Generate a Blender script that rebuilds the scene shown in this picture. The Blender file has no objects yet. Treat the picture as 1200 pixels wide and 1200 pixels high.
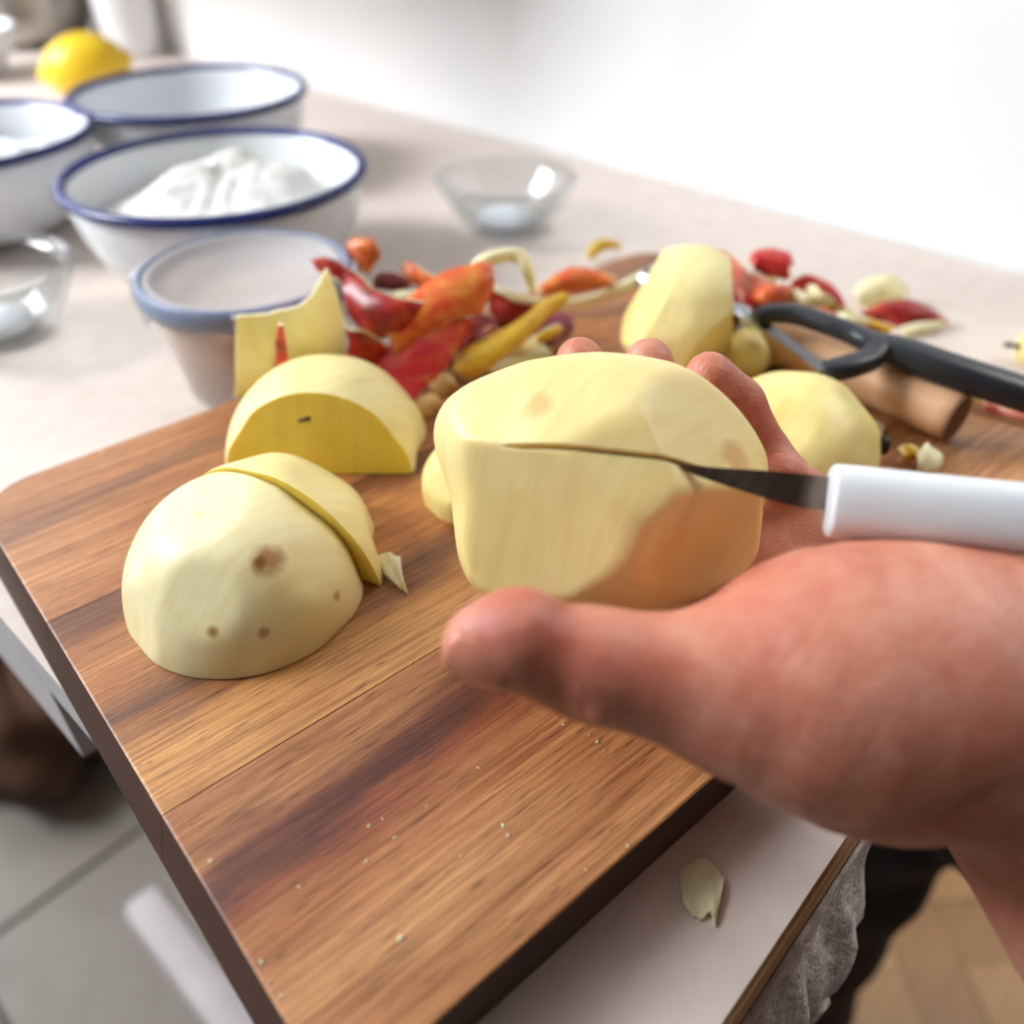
import bpy, bmesh, math, random
import numpy as np
from mathutils import Vector, Matrix
rnd = random.Random(7)
S = bpy.context.scene
col = S.collection

# ------------------------------------------------------------------ camera, world, lights, exposure
F = 1003.0
PITCH = math.atan(800 / 1003.0)
TABLE_Z = 0.75
BOARD_Z = 0.77
ZC = 0.97
_v = np.array([1180., 1283.]); _v /= np.linalg.norm(_v); _u = np.array([-_v[1], _v[0]])
CR = np.array([_v[0], _u[0], 0.]); CH = np.array([_v[1], _u[1], 0.]); UPW = np.array([0, 0, 1.])
CF = CH * math.cos(PITCH) - UPW * math.sin(PITCH)
CU = CH * math.sin(PITCH) + UPW * math.cos(PITCH)
CO = np.array([0, 0, ZC])
def ray(px, py): return CF + CR * (px - 600) / F - CU * (py - 600) / F
def P(px, py, z):
    d = ray(px, py); return CO + d * (z - ZC) / d[2]
def cc(p):
    p = np.asarray(p, float); return CO + p[..., 0:1] * CR - p[..., 1:2] * CU + p[..., 2:3] * CF
def D(px, py, dep): return CO + ray(px, py) * dep

cam = bpy.data.objects.new('camera', bpy.data.cameras.new('camera')); col.objects.link(cam)
cam.matrix_world = Matrix(((CR[0], CU[0], -CF[0], 0), (CR[1], CU[1], -CF[1], 0), (CR[2], CU[2], -CF[2], ZC), (0, 0, 0, 1)))
cam.data.sensor_width = 36; cam.data.lens = 36 * F / 1200; cam.data.clip_start = 0.01
cam.data.dof.use_dof = True; cam.data.dof.focus_distance = 0.25; cam.data.dof.aperture_fstop = 5.2
S.camera = cam
w = bpy.data.worlds.new('world'); S.world = w; w.use_nodes = True
w.node_tree.nodes['Background'].inputs[0].default_value = (0.80, 0.88, 1.0, 1)
w.node_tree.nodes['Background'].inputs[1].default_value = 0.05
S.view_settings.view_transform = 'Standard'; S.view_settings.look = 'None'
S.view_settings.exposure = 0.04; S.view_settings.gamma = 1.0
# daylight entering through the window in wall_left
WIN = dict(x=-0.80, y0=1.05, y1=2.40, z0=1.42, z1=2.44)
L = bpy.data.lights.new('window_daylight', 'AREA'); L.shape = 'RECTANGLE'
L.size = WIN['y1'] - WIN['y0']; L.size_y = WIN['z1'] - WIN['z0']; L.energy = 200; L.color = (0.90, 0.95, 1.0)
lo = bpy.data.objects.new('window_daylight', L); col.objects.link(lo)
lo.location = (WIN['x'] - 0.1, (WIN['y0'] + WIN['y1']) / 2, (WIN['z0'] + WIN['z1']) / 2)
_d = Vector((1, 0, 0)); lo.rotation_euler = _d.to_track_quat('-Z', 'Z').to_euler()

# area lamp added over the next room's floor to brighten its parquet
L2 = bpy.data.lights.new('next_room_fill', 'AREA'); L2.shape = 'RECTANGLE'; L2.size = 1.0; L2.size_y = 1.0; L2.energy = 26; L2.color = (1.0, .96, .9)
lo2 = bpy.data.objects.new('next_room_fill', L2); col.objects.link(lo2); lo2.location = (1.5, -.5, 2.0)

# ------------------------------------------------------------------ materials
def srgb(c):
    return tuple(((x / 255) / 12.92 if x / 255 <= .04045 else (((x / 255) + .055) / 1.055) ** 2.4) for x in c) + (1.0,)
class N:
    """small node-tree writer"""
    def __init__(s, name):
        s.m = bpy.data.materials.new(name); s.m.use_nodes = True
        s.t = s.m.node_tree; s.b = s.t.nodes['Principled BSDF']; s.out = s.t.nodes['Material Output']
    def n(s, typ, **kw):
        x = s.t.nodes.new(typ)
        for k, v in kw.items():
            if k.startswith('i_'):
                key = k[2:]; x.inputs[int(key) if key.isdigit() else key].default_value = v
            else: setattr(x, k, v)
        return x
    def l(s, a, b): s.t.links.new(a, b)
    def coord(s, scale=(1, 1, 1), rot=(0, 0, 0), loc=(0, 0, 0), src='Object'):
        tc = s.n('ShaderNodeTexCoord'); mp = s.n('ShaderNodeMapping')
        mp.inputs['Scale'].default_value = scale; mp.inputs['Rotation'].default_value = rot; mp.inputs['Location'].default_value = loc
        s.l(tc.outputs[src], mp.inputs[0]); return mp.outputs[0]
    def noise(s, vec, scale, detail=3, rough=.55, dist=0):
        x = s.n('ShaderNodeTexNoise'); x.inputs['Scale'].default_value = scale; x.inputs['Detail'].default_value = detail
        x.inputs['Roughness'].default_value = rough; x.inputs['Distortion'].default_value = dist
        s.l(vec, x.inputs['Vector']); return x.outputs['Fac']
    def ramp(s, fac, stops):
        x = s.n('ShaderNodeValToRGB'); e = x.color_ramp.elements
        while len(e) < len(stops): e.new(0.5)
        for k, (p, c) in enumerate(stops):
            e[k].position = p; e[k].color = c if len(c) == 4 else srgb(c)
        s.l(fac, x.inputs[0]); return x.outputs[0]
    def mix(s, a, b, fac, mode='MIX'):
        x = s.n('ShaderNodeMix', data_type='RGBA', blend_type=mode)
        for sock, v in ((x.inputs[6], a), (x.inputs[7], b), (x.inputs[0], fac)):
            if hasattr(v, 'links') or isinstance(v, bpy.types.NodeSocket): s.l(v, sock)
            else: sock.default_value = v
        return x.outputs[2]
    def math(s, op, a, b=0.0, clamp=False):
        x = s.n('ShaderNodeMath', operation=op); x.use_clamp = clamp
        for sock, v in ((x.inputs[0], a), (x.inputs[1], b)):
            if isinstance(v, bpy.types.NodeSocket): s.l(v, sock)
            else: sock.default_value = v
        return x.outputs[0]
    def base(s, c):
        if isinstance(c, bpy.types.NodeSocket): s.l(c, s.b.inputs['Base Color'])
        else: s.b.inputs['Base Color'].default_value = c
        return s
    def set(s, **kw):
        for k, v in kw.items(): s.b.inputs[k.replace('_', ' ')].default_value = v
        return s
    def bump(s, h, strength=.3, dist=.001):
        x = s.n('ShaderNodeBump'); x.inputs['Strength'].default_value = strength; x.inputs['Distance'].default_value = dist
        s.l(h, x.inputs['Height']); s.l(x.outputs[0], s.b.inputs['Normal']); return s
    def sss(s, wgt, rad, scale):
        s.b.inputs['Subsurface Weight'].default_value = wgt; s.b.inputs['Subsurface Radius'].default_value = rad
        s.b.inputs['Subsurface Scale'].default_value = scale; return s

def plain(name, c1, c2=None, rough=.5, scale=30, bump=0, metal=0.0, stretch=(1, 1, 1), spec=.5):
    m = N(name); c2 = c2 or tuple(max(0, x - 10) for x in c1)
    f = m.noise(m.coord(stretch), scale)
    m.base(m.ramp(f, [(.35, c1), (.68, c2)])).set(Roughness=rough, Metallic=metal)
    m.b.inputs['Specular IOR Level'].default_value = spec
    if bump: m.bump(f, bump)
    return m.m

MAT = {}
MAT['wall'] = plain('wall_paint', (244, 243, 242), (238, 238, 238), .85, 6, .02)
MAT['low_bounce_wall'] = plain('brown_wall_paint', (84, 66, 54), (76, 60, 48), .7, 5)  # front wall colour kept dark to weaken the light it bounces back
MAT['wall_grey'] = plain('grey_wall_paint', (140, 137, 132), None, .85, 6)
MAT['ceiling'] = plain('ceiling_paint', (170, 168, 165), None, .9, 6)
MAT['laminate'] = plain('table_laminate', (226, 212, 202), (218, 203, 192), .5, 60, .03)
MAT['table_white'] = plain('table_edge_white', (196, 192, 194), (186, 182, 184), .55, 25)
MAT['ply'] = plain('plywood_edge', (196, 160, 116), (178, 140, 96), .7, 25, stretch=(1, 8, 30))
MAT['tile'] = plain('floor_tile', (150, 142, 132), (136, 128, 118), .45, 9)
MAT['grout'] = plain('grout', (104, 97, 90), None, .9, 20)
MAT['white_wood'] = plain('white_painted_wood', (208, 200, 200), (196, 188, 190), .6, 12)
MAT['enamel'] = plain('white_enamel', (236, 238, 240), (230, 233, 237), .18, 5)
MAT['blue_rim'] = plain('blue_enamel_rim', (26, 44, 120), (16, 28, 84), .2, 12)
MAT['steel'] = plain('brushed_steel', (170, 165, 158), (150, 146, 140), .3, 20, metal=1.0, stretch=(1, 1, 12))
MAT['blade'] = plain('knife_steel', (128, 112, 100), (112, 96, 86), .32, 30, metal=1.0, stretch=(1, 12, 1))
MAT['chrome'] = plain('bright_steel', (205, 208, 212), (190, 194, 198), .15, 20, metal=1.0)
MAT['black_plastic'] = plain('black_plastic', (34, 38, 44), (26, 30, 36), .38, 15)
MAT['white_plastic'] = plain('white_handle_plastic', (222, 226, 230), (212, 217, 222), .3, 12)
MAT['grey_gasket'] = plain('grey_gasket', (128, 140, 168), (116, 128, 156), .4, 10)
MAT['beech'] = plain('beech_wood', (214, 168, 128), (196, 148, 106), .55, 40, stretch=(1, 1, .12))
MAT['beech_end'] = plain('beech_end_grain', (150, 112, 80), (134, 98, 68), .7, 90)
MAT['dark_cloth'] = plain('dark_trouser_cloth', (44, 36, 42), (30, 24, 30), .9, 30, .2)
MAT['navy'] = plain('navy_shoe', (34, 42, 72), (26, 32, 58), .7, 20)
MAT['sole'] = plain('tan_shoe_sole', (160, 138, 104), None, .8, 20)
MAT['brown_sack'] = plain('brown_sack_cloth', (112, 78, 60), (78, 54, 40), .95, 18, .4)
MAT['beige_sugar'] = plain('beige_sugar', (218, 180, 154), (206, 166, 138), .95, 200, .3)
MAT['seed'] = plain('dark_seed', (40, 28, 16), None, .5, 40)
MAT['stem'] = plain('brown_stem', (64, 48, 34), None, .7, 40)
MAT['nail'] = plain('thumb_nail', (216, 142, 116), (206, 126, 100), .25, 60)
MAT['dark_hair'] = plain('dark_hair', (52, 38, 30), (36, 26, 20), .5, 40, .4, stretch=(1, 1, 6))
MAT['eye'] = plain('eye_white', (230, 226, 220), None, .2, 20)
MAT['knit'] = plain('grey_knit', (92, 92, 98), (74, 74, 80), .95, 120, .5)

m = N('flour'); f = m.noise(m.coord(), 60, 6, .7); f2 = m.noise(m.coord(), 260, 4, .7)
m.base(srgb((246, 244, 238))).set(Roughness=.95).bump(m.math('ADD', f, f2), .7, .004); MAT['flour'] = m.m
m = N('sugar'); f = m.noise(m.coord(), 400, 3, .7); m.base(srgb((244, 246, 250))).set(Roughness=.7).bump(f, .6, .002); MAT['sugar'] = m.m

m = N('clear_glass'); tr = m.n('ShaderNodeBsdfTransparent'); tr.inputs[0].default_value = (.90, .92, .925, 1); gl = m.n('ShaderNodeBsdfGlossy'); gl.inputs['Roughness'].default_value = .03
lw = m.n('ShaderNodeLayerWeight'); mx = m.n('ShaderNodeMixShader'); pw_ = m.math('MULTIPLY_ADD', m.math('POWER', lw.outputs['Facing'], 3.5), .85); pw_.node.inputs[2].default_value = .05; m.l(pw_, mx.inputs[0]); m.l(tr.outputs[0], mx.inputs[1]); m.l(gl.outputs[0], mx.inputs[2]); m.l(mx.outputs[0], m.out.inputs[0]); MAT['glass'] = m.m
m = N('window_glass'); tr = m.n('ShaderNodeBsdfTransparent'); gl = m.n('ShaderNodeBsdfGlossy'); gl.inputs['Roughness'].default_value = .02
mx = m.n('ShaderNodeMixShader', i_0=.06); m.l(tr.outputs[0], mx.inputs[1]); m.l(gl.outputs[0], mx.inputs[2]); m.l(mx.outputs[0], m.out.inputs[0]); MAT['pane'] = m.m
def frosted(name, c, alpha):
    m = N(name); m.base(srgb(c)).set(Roughness=.35)
    tr = m.n('ShaderNodeBsdfTransparent'); mx = m.n('ShaderNodeMixShader', i_0=alpha)
    m.l(tr.outputs[0], mx.inputs[1]); m.l(m.b.outputs[0], mx.inputs[2]); m.l(mx.outputs[0], m.out.inputs[0]); return m.m
MAT['lid_plastic'] = frosted('translucent_lid', (226, 220, 218), .42)
MAT['tub_plastic'] = frosted('translucent_tub', (236, 228, 224), .35)
MAT['clip_plastic'] = frosted('translucent_clip', (236, 238, 242), .40)

# sheer grey cloth
m = N('grey_gauze'); f = m.noise(m.coord(), 160, 4, .7); g = m.noise(m.coord(), 45, 3)
m.base(m.ramp(f, [(.35, (206, 200, 196)), (.6, (170, 162, 158)), (.75, (110, 102, 100))])).set(Roughness=.9).bump(f, .8, .003)
tr = m.n('ShaderNodeBsdfTransparent'); mx = m.n('ShaderNodeMixShader'); m.l(m.math('MULTIPLY_ADD', g, 1.0), mx.inputs[0])
m.l(m.ramp(g, [(.3, (200, 200, 200)), (.5, (255, 255, 255))]), mx.inputs[0])
m.l(tr.outputs[0], mx.inputs[1]); m.l(m.b.outputs[0], mx.inputs[2]); m.l(mx.outputs[0], m.out.inputs[0]); MAT['gauze'] = m.m

def wood(name, bands, drift, seed):
    """acacia plank: grain along object X; bands give the heartwood figure across the plank as (metres from the far edge, colour)"""
    m = N(name); tc = m.n('ShaderNodeTexCoord'); sx = m.n('ShaderNodeSeparateXYZ'); m.l(tc.outputs['Object'], sx.inputs[0])
    wav = m.noise(m.coord((5, 26, 8), loc=(seed * 3.1, seed * 1.7, 0)), 1.6, 4, .6, .7)
    sv = m.math('MULTIPLY', sx.outputs['Y'], -1.0)
    sv = m.math('ADD', sv, m.math('MULTIPLY', sx.outputs['X'], drift))
    sv = m.math('ADD', sv, m.math('MULTIPLY', m.math('SUBTRACT', wav, .5), .036))
    lo_, hi_ = bands[0][0], bands[-1][0]
    fac = m.math('DIVIDE', m.math('SUBTRACT', sv, lo_), hi_ - lo_, clamp=True)
    colr = m.ramp(fac, [((b - lo_) / (hi_ - lo_), c) for b, c in bands])
    lines = m.noise(m.coord((4, 230, 40), loc=(seed, 0, 0)), 2.0, 4, .7, .5)
    fine = m.noise(m.coord((22, 520, 60), loc=(seed, 2, 0)), 2.0, 3, .65, .2)
    pores = m.noise(m.coord((44, 620, 60), loc=(0, seed, 0)), 2.0, 2, .5, .1)
    blot = m.noise(m.coord((9, 30, 9), loc=(seed, 4, 0)), 1.5, 4, .6)
    colr = m.mix(colr, m.ramp(lines, [(.34, (150, 112, 84)), (.60, (255, 255, 255))]), .60, 'MULTIPLY')
    colr = m.mix(colr, m.ramp(fine, [(.32, (186, 160, 136)), (.58, (255, 255, 255))]), .60, 'MULTIPLY')
    colr = m.mix(colr, m.ramp(pores, [(.30, (74, 42, 24)), (.39, (255, 255, 255))]), .62, 'MULTIPLY')
    colr = m.mix(colr, m.ramp(blot, [(.36, (196, 160, 130)), (.58, (255, 255, 255))]), .50, 'MULTIPLY')
    m.base(colr).set(Roughness=.44)
    m.bump(m.math('ADD', fine, pores), .25, .0006)
    return m.m
MAT['plank0'] = wood('acacia_plank_a', [(0, (206, 150, 102)), (.022, (196, 138, 90)), (.034, (150, 108, 78)), (.042, (200, 142, 92)), (.066, (206, 148, 94)), (.0885, (190, 128, 78))], .04, 1)
MAT['plank1'] = wood('acacia_plank_b', [(.0885, (128, 82, 54)), (.102, (140, 90, 58)), (.112, (208, 146, 86)), (.132, (200, 136, 78)), (.143, (136, 94, 62)), (.150, (170, 116, 70)), (.157, (224, 166, 98)), (.1795, (222, 166, 102))], .02, 3)
MAT['plank2'] = wood('acacia_plank_c', [(.1795, (186, 126, 82)), (.196, (192, 134, 86)), (.203, (120, 66, 42)), (.209, (100, 52, 36)), (.217, (156, 88, 54)), (.228, (206, 146, 92)), (.246, (214, 158, 104)), (.266, (216, 160, 106))], .085, 6)
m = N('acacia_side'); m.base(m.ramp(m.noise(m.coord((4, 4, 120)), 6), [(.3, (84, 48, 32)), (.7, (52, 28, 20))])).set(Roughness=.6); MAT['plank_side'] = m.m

def parquet(name, a, b):
    m = N(name); f = m.noise(m.coord((3, 40, 4)), 3, 3)
    m.base(m.ramp(f, [(.3, a), (.7, b)])).set(Roughness=.45); return m.m
MAT['oak0'] = parquet('oak_block_a', (206, 160, 106), (190, 142, 90))
MAT['oak1'] = parquet('oak_block_b', (186, 138, 86), (170, 122, 72))
MAT['oak2'] = parquet('oak_block_c', (218, 174, 122), (202, 156, 104))

def flesh(name, c_hi, c_lo, spots=(), sss=.25, stain=(184, 128, 60)):
    """peeled apple flesh with its bruises and any painted shade (spots: local xyz, radius)"""
    m = N(name); co = m.coord()
    f = m.noise(co, 28, 3, .6, .4); g = m.noise(m.coord((1, 1, 1)), 150, 3, .6)
    c = m.ramp(f, [(.30, c_hi), (.72, c_lo)])
    fib = m.noise(m.coord((30, 260, 30)), 1.0, 2, .6)
    c = m.mix(c, m.ramp(fib, [(.3, (236, 224, 196)), (.6, (255, 255, 255))]), .4, 'MULTIPLY')
    c = m.mix(c, srgb(stain), m.math('MULTIPLY', m.ramp(m.noise(m.coord(loc=(3, 1, 2)), 34, 2), [(.66, (0, 0, 0)), (.80, (130, 130, 130))]), .5))
    for (x, y, z, r, cl, dens) in spots:
        vd = m.n('ShaderNodeVectorMath', operation='DISTANCE'); vd.inputs[1].default_value = (x, y, z); m.l(co, vd.inputs[0])
        wob = m.math('MULTIPLY_ADD', m.noise(co, 160, 2), r * .9); 
        wob.node.inputs[2].default_value = -r * .45
        d = m.math('DIVIDE', m.math('ADD', vd.outputs['Value'], wob), r)
        msk = m.ramp(d, [(.35, (255, 255, 255)), (1.0, (0, 0, 0))])
        c = m.mix(c, srgb(cl), m.math('MULTIPLY', msk, dens))
    m.base(c).set(Roughness=.42).sss(sss, (1.0, .62, .25), .006)
    m.bump(m.math('ADD', g, fib), .12, .0006)
    return m
FL_HI, FL_LO = (244, 232, 172), (236, 220, 148)

def skinmat(name, c1, c2, c3, scale=60, rough=.35):
    m = N(name); co = m.coord()
    f = m.noise(co, scale, 5, .7, .8); g = m.noise(m.coord(loc=(2, 5, 1)), scale * 9, 2); st = m.noise(m.coord((30, 30, 260), rot=(.6, .9, .3)), 1.2, 3, .6)
    c = m.ramp(f, [(.36, c1), (.50, c2), (.64, c3)])
    c = m.mix(c, srgb(tuple(min(255, int(x * .55 + y * .45)) for x, y in zip(c3, (250, 200, 120)))), m.ramp(st, [(.52, (0, 0, 0)), (.70, (150, 150, 150))]))
    c = m.mix(c, srgb((250, 214, 160)), m.ramp(g, [(.68, (0, 0, 0)), (.74, (130, 130, 130))]))
    m.base(c).set(Roughness=rough).sss(.15, (1, .3, .1), .003); m.bump(g, .1, .0005); return m.m
MAT['skin_red'] = skinmat('peel_skin_red', (150, 18, 14), (198, 40, 24), (214, 92, 44))
MAT['skin_dark'] = skinmat('peel_skin_dark_red', (110, 14, 20), (160, 26, 26), (186, 60, 36))
MAT['skin_orange'] = skinmat('peel_skin_orange', (212, 70, 40), (224, 112, 52), (226, 160, 70))
MAT['skin_magenta'] = skinmat('peel_skin_magenta', (196, 30, 52), (206, 48, 50), (214, 110, 62))
MAT['skin_purple'] = skinmat('peel_skin_purple', (92, 30, 48), (122, 44, 58), (150, 66, 66))
MAT['skin_yellow'] = skinmat('peel_skin_yellow', (226, 190, 62), (222, 178, 50), (208, 150, 46))
MAT['skin_pink'] = skinmat('peel_skin_pink', (226, 104, 96), (232, 140, 120), (236, 172, 140))
m = flesh('peel_flesh', (252, 244, 206), (246, 228, 168), sss=.4); MAT['peel_flesh'] = m.m
m = flesh('peel_flesh_brown', (206, 168, 104), (180, 132, 72)); MAT['peel_brown'] = m.m

m = N('skin'); co = m.coord()
f = m.noise(co, 30, 4, .65, .5); g = m.noise(co, 700, 3, .6); h = m.noise(co, 110, 4, .65, .6)
vo = m.n('ShaderNodeTexVoronoi', feature='DISTANCE_TO_EDGE'); vo.inputs['Scale'].default_value = 650; m.l(co, vo.inputs['Vector'])
wr_ = m.noise(m.coord((40, 220, 40), rot=(.3, .5, .7)), 1.0, 4, .6, 1.2)
c = m.ramp(f, [(.30, (218, 158, 136)), (.5, (206, 138, 114)), (.70, (194, 112, 92))])
c = m.mix(c, m.ramp(h, [(.32, (230, 190, 176)), (.66, (255, 255, 255))]), .6, 'MULTIPLY')
m.base(c).set(Roughness=.46).sss(.16, (1, .34, .18), .005)
m.bump(m.math('ADD', m.math('ADD', g, m.math('MULTIPLY', h, 1.5)), m.math('ADD', m.math('MULTIPLY', vo.outputs['Distance'], 1.2), m.math('MULTIPLY', wr_, 1.6))), .22, .0011); MAT['hand'] = m.m
m = N('lemon_rind'); f = m.noise(m.coord(), 180, 2); m.base(m.ramp(m.noise(m.coord(), 20), [(.3, (240, 204, 40)), (.7, (228, 184, 24))])).set(Roughness=.4).bump(f, .4, .002); MAT['lemon'] = m.m

# ------------------------------------------------------------------ mesh helpers
def link(o): col.objects.link(o); return o
def tag(o, label=None, cat=None, group=None, kind=None):
    for k, v in (('label', label), ('category', cat), ('group', group), ('kind', kind)):
        if v: o[k] = v
    return o
def empty(name, loc, label=None, cat=None, group=None):
    o = link(bpy.data.objects.new(name, None)); o.location = tuple(loc); o.empty_display_size = .02
    return tag(o, label, cat, group)
def mk(name, V, Fc, mats, parent=None, origin=None, smooth=True, sharp=None, fm=None):
    V = np.asarray(V, float)
    if parent is not None: org = np.array(parent['_org']) if '_org' in parent else np.array(parent.matrix_basis.translation)
    else: org = np.array(origin) if origin is not None else np.array([V[:, 0].mean(), V[:, 1].mean(), V[:, 2].min()])
    if parent is not None and parent.parent is not None: org = np.array(parent.matrix_basis.translation) + np.array(parent.parent.matrix_basis.translation)
    me = bpy.data.meshes.new(name); me.from_pydata((V - org).tolist(), [], [list(map(int, f)) for f in Fc])
    for mm in (mats if isinstance(mats, (list, tuple)) else [mats]): me.materials.append(MAT[mm] if isinstance(mm, str) else mm)
    if fm is not None: me.polygons.foreach_set('material_index', list(map(int, fm)))
    me.validate(); 
    if smooth: me.polygons.foreach_set('use_smooth', [True] * len(me.polygons))
    me.update()
    if smooth and sharp: me.set_sharp_from_angle(angle=math.radians(sharp))
    o = link(bpy.data.objects.new(name, me))
    if parent is not None: o.parent = parent
    else: o.location = tuple(org)
    return o
def fixn(V, Fc):
    """consistent outward normals"""
    bm = bmesh.new(); vs = [bm.verts.new(v) for v in V]
    for f in Fc:
        try: bm.faces.new([vs[i] for i in f])
        except ValueError: pass
    bmesh.ops.recalc_face_normals(bm, faces=bm.faces)
    bm.verts.index_update()
    out = [[v.index for v in f.verts] for f in bm.faces]; bm.free(); return out
def box(x0, x1, y0, y1, z0, z1, bev=0.0):
    if bev <= 0:
        V = [(x, y, z) for x in (x0, x1) for y in (y0, y1) for z in (z0, z1)]
        return V, [(0, 1, 3, 2), (4, 6, 7, 5), (0, 4, 5, 1), (2, 3, 7, 6), (0, 2, 6, 4), (1, 5, 7, 3)]
    bm = bmesh.new(); bmesh.ops.create_cube(bm, size=1)
    for v in bm.verts: v.co = Vector(((x0 + x1) / 2 + v.co.x * (x1 - x0), (y0 + y1) / 2 + v.co.y * (y1 - y0), (z0 + z1) / 2 + v.co.z * (z1 - z0)))
    bmesh.ops.bevel(bm, geom=list(bm.edges), offset=bev, segments=2, affect='EDGES', profile=.5)
    return dump(bm)
def dump(bm):
    bm.verts.ensure_lookup_table(); bm.verts.index_update()
    V = [tuple(v.co) for v in bm.verts]; Fc = [[v.index for v in f.verts] for f in bm.faces]; bm.free(); return V, Fc
def join(*parts):
    V, Fc = [], []
    for v, f in parts:
        o = len(V); V += [tuple(p) for p in v]; Fc += [[i + o for i in q] for q in f]
    return V, Fc
def lathe(prof, c=(0, 0, 0), seg=64, closed=False):
    V, Fc = [], []; n = len(prof)
    for i in range(seg):
        a = 2 * math.pi * i / seg
        for r, z in prof: V.append((c[0] + r * math.cos(a), c[1] + r * math.sin(a), c[2] + z))
    m = n if closed else n - 1
    for i in range(seg):
        for j in range(m):
            a, b = i * n + j, i * n + (j + 1) % n; i2 = (i + 1) % seg
            Fc.append((a, i2 * n + j, i2 * n + (j + 1) % n, b))
    return V, Fc
def cr(pts, n):
    """Catmull-Rom resampling"""
    p = np.asarray(pts, float); k = len(p)
    if k == 2: t = np.linspace(0, 1, n)[:, None]; return p[0] * (1 - t) + p[1] * t
    q = np.vstack([2 * p[0] - p[1], p, 2 * p[-1] - p[-2]]); out = []
    for t in np.linspace(0, k - 1, n):
        i = min(int(t), k - 2); u = t - i; a, b, c, d = q[i:i + 4]
        out.append(.5 * (2 * b + (c - a) * u + (2 * a - 5 * b + 4 * c - d) * u * u + (3 * b - a - 3 * c + d) * u ** 3))
    return np.array(out)
def sweep(pts, rad, seg=14, n=None, flat=1.0, up=(0, 0, 1), cap=True, power=2.0):
    """tube along points; radii per point; flat squeezes along 'up'; rounded ends"""
    n = n or max(8, len(pts) * 5); C = cr(pts, n)
    r = cr([[x] for x in (rad if hasattr(rad, '__len__') else [rad] * len(pts))], n)[:, 0]
    V, Fc = [], []
    for i in range(n):
        t = C[min(i + 1, n - 1)] - C[max(i - 1, 0)]; t /= np.linalg.norm(t)
        s = np.cross(np.array(up, float), t); s /= np.linalg.norm(s); b = np.cross(t, s)
        for j in range(seg):
            a = 2 * math.pi * j / seg; ca, sa = math.cos(a), math.sin(a)
            ca = math.copysign(abs(ca) ** (2 / power), ca); sa = math.copysign(abs(sa) ** (2 / power), sa)
            V.append(C[i] + r[i] * (ca * s + sa * flat * b))
    for i in range(n - 1):
        for j in range(seg): Fc.append((i * seg + j, i * seg + (j + 1) % seg, (i + 1) * seg + (j + 1) % seg, (i + 1) * seg + j))
    if cap: Fc.append(list(range(seg))[::-1]); Fc.append(list(range((n - 1) * seg, n * seg)))
    return V, Fc

# ------------------------------------------------------------------ the setting
def struct(name, VF, m, sharp=30, parent=None):
    o = mk(name, VF[0], VF[1], m, parent=parent, smooth=False)
    if parent is None: tag(o, kind='structure')
    return o
WX = 0.598
struct('wall_right', box(WX, WX + .12, 0.035, 2.7, 0, 2.5), 'wall')
struct('wall_back', box(-.92, WX, 2.6, 2.72, 0, 2.5), 'wall')
W = WIN
struct('wall_left', join(box(-.92, W['x'], -1.8, 2.6, 0, W['z0']), box(-.92, W['x'], -1.8, 2.6, W['z1'], 2.5),
                         box(-.92, W['x'], -1.8, W['y0'], W['z0'], W['z1']), box(-.92, W['x'], W['y1'], 2.6, W['z0'], W['z1'])), 'wall_grey')
struct('wall_front', box(-.92, 2.4, -1.9, -1.8, 0, 2.5), 'low_bounce_wall')
struct('wall_far', box(2.4, 2.52, -1.9, 1.12, 0, 2.5), 'wall_grey')
struct('wall_side', box(WX + .1205, 2.4, 1.0, 1.12, 0, 2.5), 'wall_grey')
struct('ceiling', box(-.92, WX, -1.8, 2.6, 2.5, 2.6), 'ceiling')
wf = struct('window_1', join(box(-.87, -.81, W['y0'], W['y0'] + .05, W['z0'], W['z1']), box(-.87, -.81, W['y1'] - .05, W['y1'], W['z0'], W['z1']),
                             box(-.87, -.81, W['y0'] + .05, W['y1'] - .05, W['z0'], W['z0'] + .05), box(-.87, -.81, W['y0'] + .05, W['y1'] - .05, W['z1'] - .05, W['z1']),
                             box(-.87, -.81, 1.70, 1.75, W['z0'] + .05, W['z1'] - .05)), 'white_wood')
tag(wf, 'white framed window letting daylight into the kitchen', None)
for a, b in ((W['y0'] + .05, 1.70), (1.75, W['y1'] - .05)):
    V, Fc = box(-.842, -.838, a, b, W['z0'] + .05, W['z1'] - .05); mk('pane', V, Fc, 'pane', parent=wf, smooth=False)
# floor: tiles on the kitchen side, parquet blocks beyond the table end
fl = struct('floor', box(-.92, 2.4, -1.8, 2.6, -.05, -.006), 'grout')
TS = .305
tile_me = None
for i in range(-5, 2):
    for j in range(-2, 7):
        x0 = -.085 + i * TS; y0 = .738 + (j - 3) * TS
        if x0 + TS > .36 and y0 < .34: continue
        x1, y1 = x0 + TS - .006, min(y0 + TS - .006, 2.6)
        if x1 > WX or x0 < -.80: continue
        V, Fc = box(x0, x1, y0, y1, -.0055, 0, .0015)
        mk('tile', V, Fc, 'tile', parent=fl, smooth=False)
for j in range(-6, 2):                                   # cut tiles along the threshold
    y0 = .738 + (j - 3) * TS
    if y0 > -1.8: V, Fc = box(.22, .324, y0, y0 + TS - .006, -.0055, 0, .0015); mk('tile', V, Fc, 'tile', parent=fl, smooth=False)
for i in range(-3, 1):
    for j in range(-6, -2):
        x0 = -.085 + i * TS; y0 = .738 + (j - 3) * TS
        if x0 > -.82 and y0 > -1.8: V, Fc = box(x0, x0 + TS - .006, y0, y0 + TS - .006, -.0055, 0, .0015); mk('tile', V, Fc, 'tile', parent=fl, smooth=False)
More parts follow.
